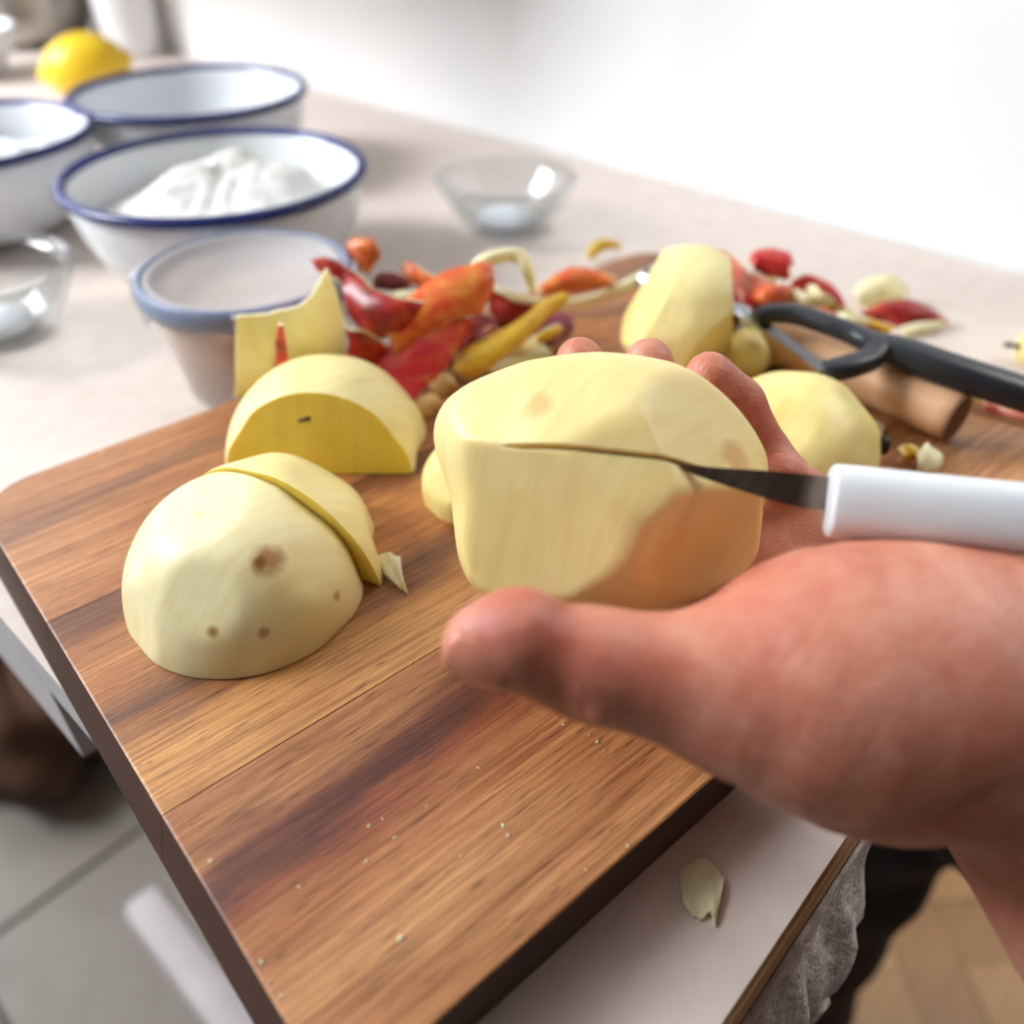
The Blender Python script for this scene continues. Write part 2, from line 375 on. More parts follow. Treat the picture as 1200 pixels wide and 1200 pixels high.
struct('trim_1', box(.326, .405, -1.8, .335, -.0055, .003), 'oak1')
bw, hb = .07, .07 * math.sqrt(2)
blocks = []
for i in range(-2, 10):
    for j in range(-18, 14):
        for k in (0, 1):                                  # herringbone pairs at 45 degrees
            px, py = .62 + i * hb * 2 + (hb if k else 0), -.25 + j * hb + (hb / 2 if k else 0)
            a = math.radians(45 if k == 0 else -45); L2_, W2 = .07, bw / 2 - .0008; ca, sa = math.cos(a), math.sin(a)
            pts = [(px + x * ca - y * sa, py + x * sa + y * ca) for x, y in ((-L2_, -W2), (L2_, -W2), (L2_, W2), (-L2_, W2))]
            if px < .36 or px > 2.32 or py > .9 or py < -1.72 or (px < .86 and py > .30): continue
            V = [(x, y, z) for z in (-.0055, 0) for x, y in pts]
            Fc = [(3, 2, 1, 0), (4, 5, 6, 7)] + [(q_, (q_ + 1) % 4, 4 + (q_ + 1) % 4, 4 + q_) for q_ in range(4)]
            blocks.append((math.hypot(px - .64, py + .05), V, Fc))
blocks.sort(key=lambda b: b[0])
for _, V, Fc in blocks[:240]: mk('parquet_block', V, Fc, 'oak%d' % rnd.randrange(3), parent=fl, smooth=False)
V, Fc = join(*[(v, f) for _, v, f in blocks[240:]])
tag(mk('parquet_field', V, Fc, 'oak0', parent=fl, smooth=False), kind='stuff')

# ------------------------------------------------------------------ unseen cabinet added above the view to cast grey shade on the wall
cb = empty('shade_cabinet', (.43, 1.05, 1.02), 'unseen white cabinet added to shade the wall at the far end of the table', 'cabinet')
V, Fc = box(.275, WX - .0005, .70, 1.40, 1.02, 1.72, .003); mk('shade_cabinet_body', V, Fc, 'white_wood', parent=cb, smooth=False)
for y0 in (.703, 1.053):
    V, Fc = box(.2565, .2745, y0, y0 + .344, 1.024, 1.716, .003); dd = mk('door', V, Fc, 'white_wood', parent=cb, smooth=False)
    V, Fc = sweep([(.2562, y0 + .30, 1.06), (.235, y0 + .30, 1.065), (.235, y0 + .30, 1.15), (.2562, y0 + .30, 1.155)], .005, 8, 20, up=(0, 1, 0)); mk('handle', V, fixn(V, Fc), 'chrome', parent=dd)
# ------------------------------------------------------------------ table
TX0, TX1, TY0, TY1 = .035, WX - .002, .018, 1.62
t = empty('kitchen_table', ((TX0 + TX1) / 2, .8, 0), 'long white laminate table standing against the white wall', 'table')
V, Fc = box(TX0, TX1, TY0 + .0015, TY1, TABLE_Z - .0012, TABLE_Z); mk('top_laminate', V, Fc, 'laminate', parent=t, smooth=False)
V, Fc = box(TX0 + .002, TX1, TY0, TY1, TABLE_Z - .022, TABLE_Z - .0014); mk('top_panel', V, Fc, 'ply', parent=t, smooth=False)
V, Fc = box(TX0, TX0 + .0018, TY0, TY1, TABLE_Z - .022, TABLE_Z - .0012); mk('edge_band', V, Fc, 'table_white', parent=t, smooth=False)
for x, y in ((TX0 + .15, .29), (TX1 - .05, .29), (TX0 + .12, TY1 - .06), (TX1 - .05, TY1 - .06)):
    V, Fc = box(x - .02, x + .02, y - .02, y + .02, 0, TABLE_Z - .0225, .003); mk('leg', V, Fc, 'white_wood', parent=t, smooth=False)
V, Fc = box(TX0 + .0005, TX0 + .018, .262, TY1 - .1, TABLE_Z - .066, TABLE_Z - .0222); mk('apron', V, Fc, 'table_white', parent=t, smooth=False)
V, Fc = box(TX0 + .008, TX0 + .046, .255, .555, .130, .160, .010); mk('stretcher', V, Fc, 'white_wood', parent=t, sharp=40)
V, Fc = box(TX0 + .0462, TX1 - .03, .385, .415, .132, .156, .004); mk('stretcher', V, Fc, 'white_wood', parent=t, smooth=False)

# ------------------------------------------------------------------ cutting board of glued planks
A0 = P(-30, 590, BOARD_Z); AX = np.array([.993, -.118, 0.]); AX /= np.linalg.norm(AX); AY = np.array([AX[1], -AX[0], 0.])
BL, BW, BT = .386, .2655, .0198
A0 = A0 - AY * .006
brd = empty('cutting_board', tuple(A0 + AX * BL / 2 + AY * BW / 2)[:2] + (BOARD_Z - BT,), 'acacia wood cutting board of glued planks overhanging the table edge', 'cutting board')
brd_org = np.array(brd.location)
def board_solid():
    def outline(ins, r):
        pts = []
        for cx, cy, a0 in ((ins + r, ins + r, 180), (BL - ins - r, ins + r, 270), (BL - ins - r, BW - ins - r, 0), (ins + r, BW - ins - r, 90)):
            for k in range(9):
                a = math.radians(a0 + 90 * k / 8); pts.append((cx + r * math.cos(a), cy + r * math.sin(a)))
        return pts
    bm = bmesh.new(); rings = []
    for ins, z in ((.0015, -BT), (0, -BT + .0015), (0, -.0012), (.0003, -.0003), (.0009, 0)):
        rings.append([bm.verts.new((x - .0050 * max(0, 1 - x / .05) * max(0, (-z - .0012) / BT), y, z)) for x, y in outline(ins, .022 - ins)])
    n = len(rings[0])
    for a, b in zip(rings, rings[1:]):
        for i in range(n): bm.faces.new((a[i], a[(i + 1) % n], b[(i + 1) % n], b[i]))
    bm.faces.new(rings[-1]); bm.faces.new(rings[0][::-1]); return bm
seams = [0, .0885, .1795, BW]
for k in range(3):
    bm = board_solid()
    for yy, inner in ((seams[k] + .00015, True), (seams[k + 1] - .00015, False)):
        if 0.001 < yy < BW - .001:
            g = list(bm.verts) + list(bm.edges) + list(bm.faces)
            res = bmesh.ops.bisect_plane(bm, geom=g, dist=1e-6, plane_co=(0, yy, 0), plane_no=(0, 1, 0), clear_inner=inner, clear_outer=not inner)
            ed = [e for e in res['geom_cut'] if isinstance(e, bmesh.types.BMEdge)]
            bmesh.ops.contextual_create(bm, geom=ed)
    bmesh.ops.recalc_face_normals(bm, faces=bm.faces)
    zs = [0 if f.normal.z > .6 else 1 for f in bm.faces]
    V, Fc = dump(bm)
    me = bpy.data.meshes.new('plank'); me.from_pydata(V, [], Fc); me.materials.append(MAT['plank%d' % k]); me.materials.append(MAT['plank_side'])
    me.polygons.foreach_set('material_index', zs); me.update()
    o = link(bpy.data.objects.new('plank', me)); o.parent = brd
    # board frame: x along AX, y along AY (AY points toward the camera), keep it right-handed by mirroring y in the mesh
    for v in me.vertices: v.co.y = -v.co.y
    me.flip_normals()
    o.matrix_local = Matrix(((AX[0], -AY[0], 0, A0[0] - brd_org[0]), (AX[1], -AY[1], 0, A0[1] - brd_org[1]), (0, 0, 1, BT), (0, 0, 0, 1)))

# ------------------------------------------------------------------ apples
def sphere_dirs(nu, nv, lat=None):
    th = np.linspace(-math.pi / 2, math.pi / 2, nv) if lat is None else lat
    ph = np.linspace(0, 2 * math.pi, nu, endpoint=False)
    T, Ph = np.meshgrid(th, ph, indexing='ij')
    return np.stack([np.cos(T) * np.cos(Ph), np.cos(T) * np.sin(Ph), np.sin(T)], -1), T, Ph
def sphere_faces(nu, nv):
    return [(i * nu + j, i * nu + (j + 1) % nu, (i + 1) * nu + (j + 1) % nu, (i + 1) * nu + j) for i in range(nv - 1) for j in range(nu)]
def apple_radius(d, R0, squash=.9, dent=.15, facets=0, seed=0, soft=.0012, cut=.035):
    """radius of a peeled apple in direction d (z is the core axis); peeling leaves long flat bands"""
    z = d[..., 2]; r = R0 / np.sqrt((1 - z * z) + (z / squash) ** 2)
    r = r * (1 - dent * np.exp(-(1 - np.abs(z)) / .035))
    if facets:
        rg = np.random.RandomState(seed); best = r.copy()
        for k in range(facets):
            a = 2 * math.pi * (k + rg.uniform(-.2, .2)) / facets
            for el in (-.75, 0.0, .75):
                e = el + rg.uniform(-.15, .15)
                n = np.array([math.cos(a) * math.cos(e), math.sin(a) * math.cos(e), math.sin(e)])
                rn = R0 / math.sqrt((1 - n[2] ** 2) + (n[2] / squash) ** 2) * (1 - cut * rg.uniform(.2, 1))
                dn = d @ n; rp = np.where(dn > .3, rn / np.maximum(dn, .3), 9)
                h = np.clip(.5 + .5 * (rp - best) / soft, 0, 1); best = rp * (1 - h) + best * h - soft * h * (1 - h)
        r = best
    return r
def clip_mesh(V, Fc, planes):
    """keep the side each plane normal points away from; returns verts, faces, cut-face flags"""
    bm = bmesh.new(); vs = [bm.verts.new(v) for v in V]
    for f in Fc:
        try: bm.faces.new([vs[i] for i in f])
        except ValueError: pass
    bmesh.ops.remove_doubles(bm, verts=bm.verts, dist=1e-6)
    lay = bm.faces.layers.int.new('cut')
    for co, no in planes:
        res = bmesh.ops.bisect_plane(bm, geom=list(bm.verts) + list(bm.edges) + list(bm.faces), dist=1e-7, plane_co=Vector(co), plane_no=Vector(no), clear_outer=True)
        ed = [e for e in res['geom_cut'] if isinstance(e, bmesh.types.BMEdge)]
        r2 = bmesh.ops.holes_fill(bm, edges=ed, sides=0)
        for f in r2['faces']: f[lay] = 1
    bmesh.ops.recalc_face_normals(bm, faces=bm.faces)
    fl_ = [f[lay] for f in bm.faces]; V, Fc = dump(bm); return np.array(V), Fc, fl_
def basis(zdir, xhint):
    z = np.array(zdir, float); z /= np.linalg.norm(z); x = np.array(xhint, float); x = x - z * (x @ z); x /= np.linalg.norm(x)
    return np.stack([x, np.cross(z, x), z], 1)       # columns
IMG_R = CR; IMG_B = CH                                # image-right and image-back directions on the board

def apple_piece(name, center, R0, core, xh, planes, flesh_m, cut_m, label, seed=1, facets=9, squash=.9, cut=.03, nu=110, nv=70, group=None, dent=.15):
    d, _, _ = sphere_dirs(nu, nv); r = apple_radius(d, R0, squash, dent=dent, facets=facets, seed=seed, cut=cut, soft=.0007)
    B = basis(core, xh); V = (d * r[..., None]).reshape(-1, 3) @ B.T + np.array(center)
    V, Fc, fl_ = clip_mesh(V, sphere_faces(nu, nv), planes)
    o = mk(name, V, Fc, [flesh_m, cut_m], fm=fl_, sharp=38)
    return tag(o, label, 'apple', group)

# front half with its bruises, flat side down, its rear slice shifted behind it
hc = P(292, 684, BOARD_Z); hc = np.array(hc) + np.array([0, 0, -.004])
core = IMG_R * .93 + IMG_B * .25 + UPW * .18
cutn = IMG_B * .90 + IMG_R * .40 + UPW * .08
base_pl = ((0, 0, BOARD_Z + .0004), (0, 0, -1))
def surf(V, px, py):
    """nearest surface point of a vertex cloud along a viewing ray"""
    q_ = np.asarray(V) - CO; dep = q_ @ CF; x = 600 + F * (q_ @ CR) / dep - px; y = 600 - F * (q_ @ CU) / dep - py
    d2 = x * x + y * y; near = d2 < max(64, d2.min() * 1.5); k = np.where(near)[0]; return np.asarray(V)[k[np.argmin(dep[k])]]
def loc_spots(lst, org, V):
    out = []
    for px, py, dep, r, c, dens in lst:
        p = surf(V, px, py) - org; out.append((p[0], p[1], p[2], r, c, dens))
    return out
horg = np.array([0., 0, 0])
def half_front():
    cpt = hc + IMG_B * .0165 + UPW * .02
    d, _, _ = sphere_dirs(150, 100); r = apple_radius(d, .0425, .94, facets=7, seed=3, cut=.075, dent=.1, soft=.0006)
    B = basis(core, UPW); V = (d * r[..., None]).reshape(-1, 3) @ B.T + hc
    V, Fc, fl_ = clip_mesh(V, sphere_faces(150, 100), [base_pl, (cpt, cutn)])
    org = np.array([V[:, 0].mean(), V[:, 1].mean(), V[:, 2].min()])
    sp = loc_spots([(318, 650, .243, .0062, (168, 112, 56), .85), (309, 655, .243, .0028, (140, 84, 36), .9), (248, 745, .244, .0026, (160, 104, 50), .9),
                    (312, 748, .240, .0022, (170, 120, 60), .7), (232, 598, .262, .0024, (196, 160, 88), .5), (402, 700, .250, .002, (160, 116, 50), .6)], org, V)
    m = flesh('flesh_half', (250, 242, 200), (240, 226, 166), sp, sss=.2)
    o = mk('apple_half', V, Fc, [m.m, MAT['cutflesh']], fm=fl_, sharp=38, origin=org)
    tag(o, 'peeled apple half with brown bruises, flat side down on the cutting board', 'apple')
    return cpt
MAT['cutflesh'] = flesh('apple_cut_face', (246, 226, 104), (238, 212, 78), sss=.35).m
MAT['flesh_a'] = flesh('flesh_a', FL_HI, FL_LO).m
MAT['flesh_b'] = flesh('flesh_b', (244, 230, 160), (234, 212, 128)).m
cpt = half_front()
hc2 = hc + IMG_R * .0075 + IMG_B * .0095 + UPW * .0002
apple_piece('apple_slice', hc2, .0425, core, UPW, [base_pl, (cpt + IMG_B * .0006, -cutn)], 'flesh_a', 'cutflesh',
            'peeled apple slice leaning behind the bruised apple half', seed=5, cut=.04)
# quarter with its cut face toward the room
qf = np.array(P(376, 556, BOARD_Z)); qc = qf + IMG_B * .019 - UPW * .006
qn = -IMG_B * .985 + UPW * .12
apple_piece('apple_quarter', qc, .0435, IMG_R * .985 - IMG_B * .10, UPW, [base_pl, (qf, qn)], 'flesh_a', 'cutflesh',
            'peeled apple quarter with a dark seed mark, lying before the peel heap', seed=8, cut=.04, squash=.96)
q_o = bpy.data.objects['apple_quarter']
_r = ray(357, 492); _n = qn / np.linalg.norm(qn); sd = CO + _r * (((qf - CO) @ _n) / (_r @ _n))
V, Fc = sweep([sd - IMG_R * .0022 - UPW * .0006, sd + IMG_R * .0022 + UPW * .0008], [.0007, .0009], 8, 6)
mk('seed', V, Fc, 'seed', parent=q_o)
# upright quarter leaning on the corer
uc = np.array(P(800, 424, BOARD_Z)) + UPW * .026
apple_piece('apple_quarter', uc - UPW * .002, .033, UPW * .96 - IMG_R * .10 - IMG_B * .2, IMG_R, [((uc + IMG_R * .019), IMG_R * .95 - IMG_B * .15 + UPW * .16), ((uc - IMG_R * .0215 + UPW * .004), -IMG_R * .88 + UPW * .42), (uc + IMG_B * .016, IMG_B), (uc + IMG_R * .012 - IMG_B * .018 - UPW * .008, IMG_R * .55 - IMG_B * .7 - UPW * .3), ((0, 0, BOARD_Z + .001), (0, 0, -1))],
            'flesh_a', 'flesh_b', 'pale apple quarter standing upright beside the black peeler', seed=4, cut=.05, squash=.95, dent=0.0)
# piece under it
apple_piece('apple_piece', np.array(P(872, 428, BOARD_Z)) + UPW * .004, .0135, IMG_R, UPW, [base_pl], 'flesh_b', 'cutflesh',
            'small yellow apple chunk at the foot of the upright quarter', seed=14, cut=.12, facets=6)
# half behind the hand, with its calyx end
ac = np.array(P(925, 535, BOARD_Z)) + np.array([0, 0, -.003])
a_o = apple_piece('apple_half', ac, .0375, IMG_R * .93 - IMG_B * .35 + UPW * .08, UPW, [base_pl], 'flesh_b', 'cutflesh',
                  'yellow peeled apple half with a dark calyx, behind the hand', seed=9, cut=.06, squash=.98)
V, Fc = lathe([(0.0001, .002), (.003, .0018), (.0042, 0), (.003, -.002), (.0001, -.003)], (0, 0, 0), 12)
B = basis(IMG_R * .93 - IMG_B * .35 + UPW * .08, UPW)
cx = ac + B[:, 2] * .0335 + UPW * .014
mk('calyx', np.array(V) @ B.T + cx, Fc, 'seed', parent=a_o)
# piece just behind the held apple
apple_piece('apple_piece', np.array(P(562, 582, BOARD_Z)) + UPW * .005, .022, IMG_B, UPW, [base_pl], 'flesh_b', 'cutflesh',
            'greenish apple chunk on the board behind the held apple', seed=21, cut=.08, facets=7)

# held apple: silhouette from its outline, flat peeled facets, knife slot
AC = np.array([.0266, -.007, .234])                    # camera frame centre (right, down, depth)
sil = [(493, 497), (508, 470), (560, 440), (610, 425), (660, 417), (740, 418), (800, 430), (850, 468), (890, 520), (908, 590), (905, 650), (860, 690), (800, 714), (700, 722), (600, 716), (560, 706), (537, 680), (528, 610), (522, 565), (505, 530)]
ang = np.array([math.atan2((y - 570) , (x - 714)) for x, y in sil]); rad = np.array([math.hypot(x - 714, y - 570) for x, y in sil]) / F * .226
o_ = np.argsort(ang); ang, rad = ang[o_], rad[o_]
ang3 = np.concatenate([ang - 2 * math.pi, ang, ang + 2 * math.pi]); rad3 = np.concatenate([rad] * 3)
def rho(a):
    s = 0
    for k in range(-4, 5): s = s + np.interp(a + k * .045, ang3, rad3)
    return s / 9
nlat = 260
# latitude measured from the knife plane (normal = image down), clustered at the slot
u = np.linspace(-1, 1, nlat); lat = np.sign(u) * (np.abs(u) ** 1.9) * math.pi / 2
d, T, Ph = sphere_dirs(300, nlat, lat)
slot_n = np.array([-.126, 1.0, -.20]); slot_n /= np.linalg.norm(slot_n)
Bs = basis(slot_n, (1, 0, 0))
dc = d @ Bs.T                                          # camera-frame directions
a = np.arctan2(dc[..., 1], dc[..., 0]); pl = np.sqrt(dc[..., 0] ** 2 + dc[..., 1] ** 2)
rr = rho(a); cz = np.where(dc[..., 2] < 0, .036, .036)
r = 1 / np.sqrt((pl / rr) ** 2 + (dc[..., 2] / cz) ** 2)
def facet(r, n, dist, soft=.0015):
    n = np.array(n, float); n /= np.linalg.norm(n); dn = dc @ n; rp = np.where(dn > .2, dist / np.maximum(dn, .2), 9.)
    h = np.clip(.5 + .5 * (rp - r) / soft, 0, 1); return rp * (1 - h) + r * h - soft * h * (1 - h)
for n, dist in (((.55, .50, -.67), .0315), ((.52, -.38, -.76), .0325), ((-.28, -.55, -.79), .0345), ((-.42, .30, -.86), .0322), ((-.05, -.12, -1), .0338), ((.95, .1, -.3), .0405), ((-.3, -.85, -.4), .039), ((.25, .85, -.45), .0345), ((.6, -.7, -.2), .0405)):
    r = facet(r, n, dist)
front = np.clip((-dc[..., 2] + .25) / .3, 0, 1) * np.clip((dc[..., 0] + .72) / .15, 0, 1)
bow = .0
r = r - .0065 * front * np.exp(-(T / .009) ** 2)
# the part above the slot stands a hair proud of the part below
r = r + np.where(T < 0, .0006, 0) * front
Vc = (dc * r[..., None]).reshape(-1, 3) + AC
Vw = cc(Vc)
aorg = cc(AC)
sp = loc_spots([(630, 468, 0, .005, (214, 156, 92), .55), (868, 530, 0, .006, (206, 138, 70), .6), (636, 690, 0, .004, (238, 204, 150), .6),
      (800, 665, 0, .018, (232, 190, 104), .45), (860, 625, 0, .016, (232, 190, 104), .4)], aorg, Vw)  # these two wide spots paint the shade of the lower right side
m = flesh('flesh_held', (246, 228, 164), (238, 212, 138), sp, sss=.25)
o = mk('held_apple', Vw, sphere_faces(300, nlat), m.m, origin=aorg); tag(o, 'large peeled apple with a knife slot held in the hand', 'apple')

# ------------------------------------------------------------------ hand and forearm as one signed-distance surface
def surface_nets(Dg, o, h):
    neg = Dg < 0; nx, ny, nz = Dg.shape
    acc = np.zeros((nx - 1, ny - 1, nz - 1, 3), np.float32); cnt = np.zeros((nx - 1, ny - 1, nz - 1), np.float32)
    cor = [(i, j, k) for i in (0, 1) for j in (0, 1) for k in (0, 1)]
    def sub(A, c): return A[c[0]:c[0] + nx - 1, c[1]:c[1] + ny - 1, c[2]:c[2] + nz - 1]
    tot = sum(sub(neg, c).astype(np.int8) for c in cor); act = (tot > 0) & (tot < 8)
    idx = np.argwhere(act); lin = tuple(idx.T)
    pos = np.zeros((len(idx), 3)); num = np.zeros(len(idx))
    for a in cor:
        for b in cor:
            if sum(b) - sum(a) == 1 and all(y >= x for x, y in zip(a, b)):
                da = sub(Dg, a)[lin]; db = sub(Dg, b)[lin]; mk_ = (da < 0) != (db < 0)
                t = np.where(mk_, da / np.where(mk_, da - db, 1), 0)
                p = np.array(a) + t[:, None] * (np.array(b) - np.array(a)); pos += p * mk_[:, None]; num += mk_
    pos = pos / num[:, None] + idx; V = pos * h + o
    vid = -np.ones(act.shape, np.int64); vid[lin] = np.arange(len(idx)); Fc = []
    for ax in range(3):
        s0 = [slice(None)] * 3; s1 = [slice(None)] * 3; s0[ax] = slice(0, -1); s1[ax] = slice(1, None)
        x = neg[tuple(s0)] != neg[tuple(s1)]; e = np.argwhere(x)
        o1, o2 = [(1, 2), (2, 0), (0, 1)][ax]
        e = e[(e[:, o1] > 0) & (e[:, o2] > 0) & (e[:, o1] < Dg.shape[o1] - 1) & (e[:, o2] < Dg.shape[o2] - 1)]
        q = []
        for s, t in ((-1, -1), (0, -1), (0, 0), (-1, 0)):
            c = e.copy(); c[:, o1] += s; c[:, o2] += t; q.append(vid[c[:, 0], c[:, 1], c[:, 2]])
        q = np.stack(q, 1); fl_ = neg[tuple(e.T)]; q[~fl_] = q[~fl_][:, ::-1]; Fc.append(q[(q >= 0).all(1)])
    return V, np.concatenate(Fc)
class SDF:
    def __init__(s, lo, hi, h):
        s.lo = np.array(lo, float); s.h = h; s.n = np.ceil((np.array(hi) - s.lo) / h).astype(int) + 1
        s.D = np.full(s.n, .05, np.float32)
        s.ax = [s.lo[i] + h * np.arange(s.n[i]) for i in range(3)]
    def _win(s, lo, hi):
        a = np.clip(((lo - s.lo) / s.h).astype(int), 0, s.n - 1); b = np.clip(((hi - s.lo) / s.h).astype(int) + 2, 1, s.n)
        sl = tuple(slice(x, y) for x, y in zip(a, b))
        g = np.meshgrid(*[s.ax[i][sl[i]] for i in range(3)], indexing='ij'); return sl, np.stack(g, -1).astype(np.float32)
    def _put(s, sl, d, k):
        D0 = s.D[sl]
        if k <= 0: s.D[sl] = np.minimum(D0, d); return
        h = np.clip(.5 + .5 * (D0 - d) / k, 0, 1); s.D[sl] = D0 * (1 - h) + d * h - k * h * (1 - h)
    def cone(s, a, b, ra, rb, k=.006, flat=None):
        a = np.array(a, float); b = np.array(b, float); R_ = max(ra, rb) + .02
        sl, p = s._win(np.minimum(a, b) - R_, np.maximum(a, b) + R_)
        ab = b - a; t = np.clip(((p - a) @ ab) / (ab @ ab), 0, 1); q = p - (a + t[..., None] * ab)
        if flat is not None:
            n = np.array(flat[0], float); n /= np.linalg.norm(n); q = q + (q @ n)[..., None] * n * (1 / flat[1] - 1)
        d = np.sqrt((q * q).sum(-1)) - (ra + t * (rb - ra)); s._put(sl, d.astype(np.float32), k)
    def ball(s, c, r, k=.006): s.cone(c, np.array(c) + 1e-5, r, r, k)
    def carve(s, a, b, r, k=.003):
        a = np.array(a, float); b = np.array(b, float); sl, p = s._win(np.minimum(a, b) - r - .01, np.maximum(a, b) + r + .01)
        ab = b - a; t = np.clip(((p - a) @ ab) / (ab @ ab), 0, 1); d = r - np.sqrt(((p - (a + t[..., None] * ab)) ** 2).sum(-1))
        D0 = s.D[sl]; h = np.clip(.5 - .5 * (D0 - d) / k, 0, 1); s.D[sl] = D0 * (1 - h) + d * h + k * h * (1 - h)
def q(px, py, dep): return np.array([(px - 600) / F * dep, (py - 600) / F * dep, dep])
G = SDF((-.03, -.07, .150), (.30, .30, .320), .0014)
wr = np.array([.1225, .058, .204]); elb = np.array([.250, .256, .205])
mid_f = wr * .45 + elb * .55
G.cone(wr, mid_f, .0262, .034, .004); G.cone(mid_f, elb, .034, .037, .01)
# palm
mcp = {'i': np.array([.050, .031, .253]), 'm': np.array([.0735, .0135, .2615]), 'r': np.array([.0925, .004, .259]), 'p': np.array([.1035, .0125, .241])}
for kx, r0, r1 in (('i', .020, .0115), ('m', .021, .0115), ('r', .021, .011), ('p', .020, .0105)):
    G.cone(wr + np.array([-.006, -.006, .004]), mcp[kx], r0, r1, .010)
G.cone(mcp['i'], mcp['m'], .0105, .0105, .008); G.cone(mcp['m'], mcp['r'], .0105, .0105, .008); G.cone(mcp['r'], mcp['p'], .0105, .0105, .008)
# thenar and thumb
cmc = q(1045, 812, .193); tm = q(858, 806, .184); ti = q(694, 779, .180); tt = q(581, 750, .178)
G.cone(wr + np.array([-.004, -.008, -.002]), cmc, .026, .0305, .006); G.cone(cmc, q(955, 800, .188), .0305, .0272, .006)
G.cone(q(955, 800, .188), tm, .0272, .0168, .010)
G.cone(cmc, mcp['i'], .022, .012, .012)
G.cone(cmc + np.array([.0, -.002, .002]), q(1235, 772, .205), .0300, .0290, .010)
G.cone(tm, ti, .0160, .0117, .006); G.cone(ti, tt, .0117, .0090, .004)
G.ball(q(610, 742, .176), .0098, .004); G.ball(q(560, 757, .178), .0078, .003)
# fingers behind the apple
fing = {'i': [mcp['i'], (.030, -.002, .283), (.0235, -.030, .284), q(679, 423, .272)],
        'm': [mcp['m'], (.055, -.020, .284), (.0475, -.036, .279), q(760, 425, .266)],
        'r': [mcp['r'], q(893, 535, .272), q(864, 474, .262), q(831, 441, .255)],
        'p': [mcp['p'], q(962, 606, .262), q(940, 578, .256), q(914, 556, .250)]}
for kx, ch in fing.items():
    rs = {'i': (.0105, .0092, .0085, .0078), 'm': (.0105, .0092, .0086, .0078), 'r': (.010, .009, .0082, .0075), 'p': (.0098, .008, .0074, .0066)}[kx]
    for j in range(3): G.cone(ch[j], ch[j + 1], rs[j], rs[j + 1], .0025 if j else .006)
# creases: wrist folds, thumb joint fold
G.carve(q(1092, 990, .166), q(1190, 872, .168), .0016, .004); G.carve(q(1120, 1000, .168), q(1215, 905, .168), .0012, .003)
G.carve(q(650, 846, .176), q(662, 812, .1675), .0016, .002); G.carve(q(678, 858, .177), q(684, 826, .168), .0013, .002); G.carve(q(664, 850, .176), q(672, 822, .1675), .0009, .0015)
G.carve(q(985, 640, .190), q(1085, 634, .184), .0013, .003); G.carve(q(930, 655, .196), q(975, 640, .192), .0010, .002)
Vh, Fh = surface_nets(G.D, G.lo, G.h)
# light smoothing
def smooth_mesh(V, Fc, it, lam=.5):
    E = np.concatenate([Fc[:, [i, (i + 1) % 4]] for i in range(4)]); n = len(V)
    deg = np.bincount(E.ravel(), minlength=n)[:, None].astype(float)
    for _ in range(it):
        s = np.stack([np.bincount(E[:, 0], V[E[:, 1], c], n) + np.bincount(E[:, 1], V[E[:, 0], c], n) for c in range(3)], 1)
        V = V + lam * (s / np.maximum(deg, 1) - V)
    return V
Vh = smooth_mesh(Vh, Fh, 4)
pw = cc(wr)
person = empty('person', (.46, -.42, 0), 'person with a bare forearm holding a peeled apple, dark trousers below', 'person')
hand = mk('hand_and_forearm', cc(Vh), Fh[:, ::-1] if False else Fh, 'hand', parent=person)
# thumb nail
nn = np.array([-.30, .50, -.81]); nn /= np.linalg.norm(nn); nc = q(572, 752, .178) + nn * .0090; nb = basis(nn, ti - tt)
gu, gv = np.meshgrid(np.linspace(-1, 1, 13), np.linspace(-1, 1, 11), indexing='ij')
V, Fc = [], []
for sgn in (1, -1):
    for i in range(13):
        for j in range(11):
            x, y = gu[i, j], gv[i, j]; s_ = math.sqrt(max(0, 1 - .38 * max(abs(x), abs(y)) ** 4)) if False else 1
            V.append(nc + nb @ np.array([x * .0068 * (1 - .12 * y * y), y * .0062 * (1 - .15 * x * x), sgn * .0004 + .0004 - .0026 * y * y - .0008 * x * x]))
for s_ in (0, 1):
    for i in range(12):
        for j in range(10):
            b = s_ * 143 + i * 11 + j; Fc.append((b, b + 11, b + 12, b + 1) if s_ == 0 else (b, b + 1, b + 12, b + 11))
bor = [i * 11 for i in range(13)] + [132 + j for j in range(1, 11)] + [i * 11 + 10 for i in range(11, -1, -1)] + list(range(9, 0, -1))
for i in range(len(bor)):
    x, y = bor[i], bor[(i + 1) % len(bor)]; Fc.append((x, y, y + 143, x + 143))
V = cc(np.array(V)); mk('thumb_nail', V, fixn(V, Fc), 'nail', parent=hand)

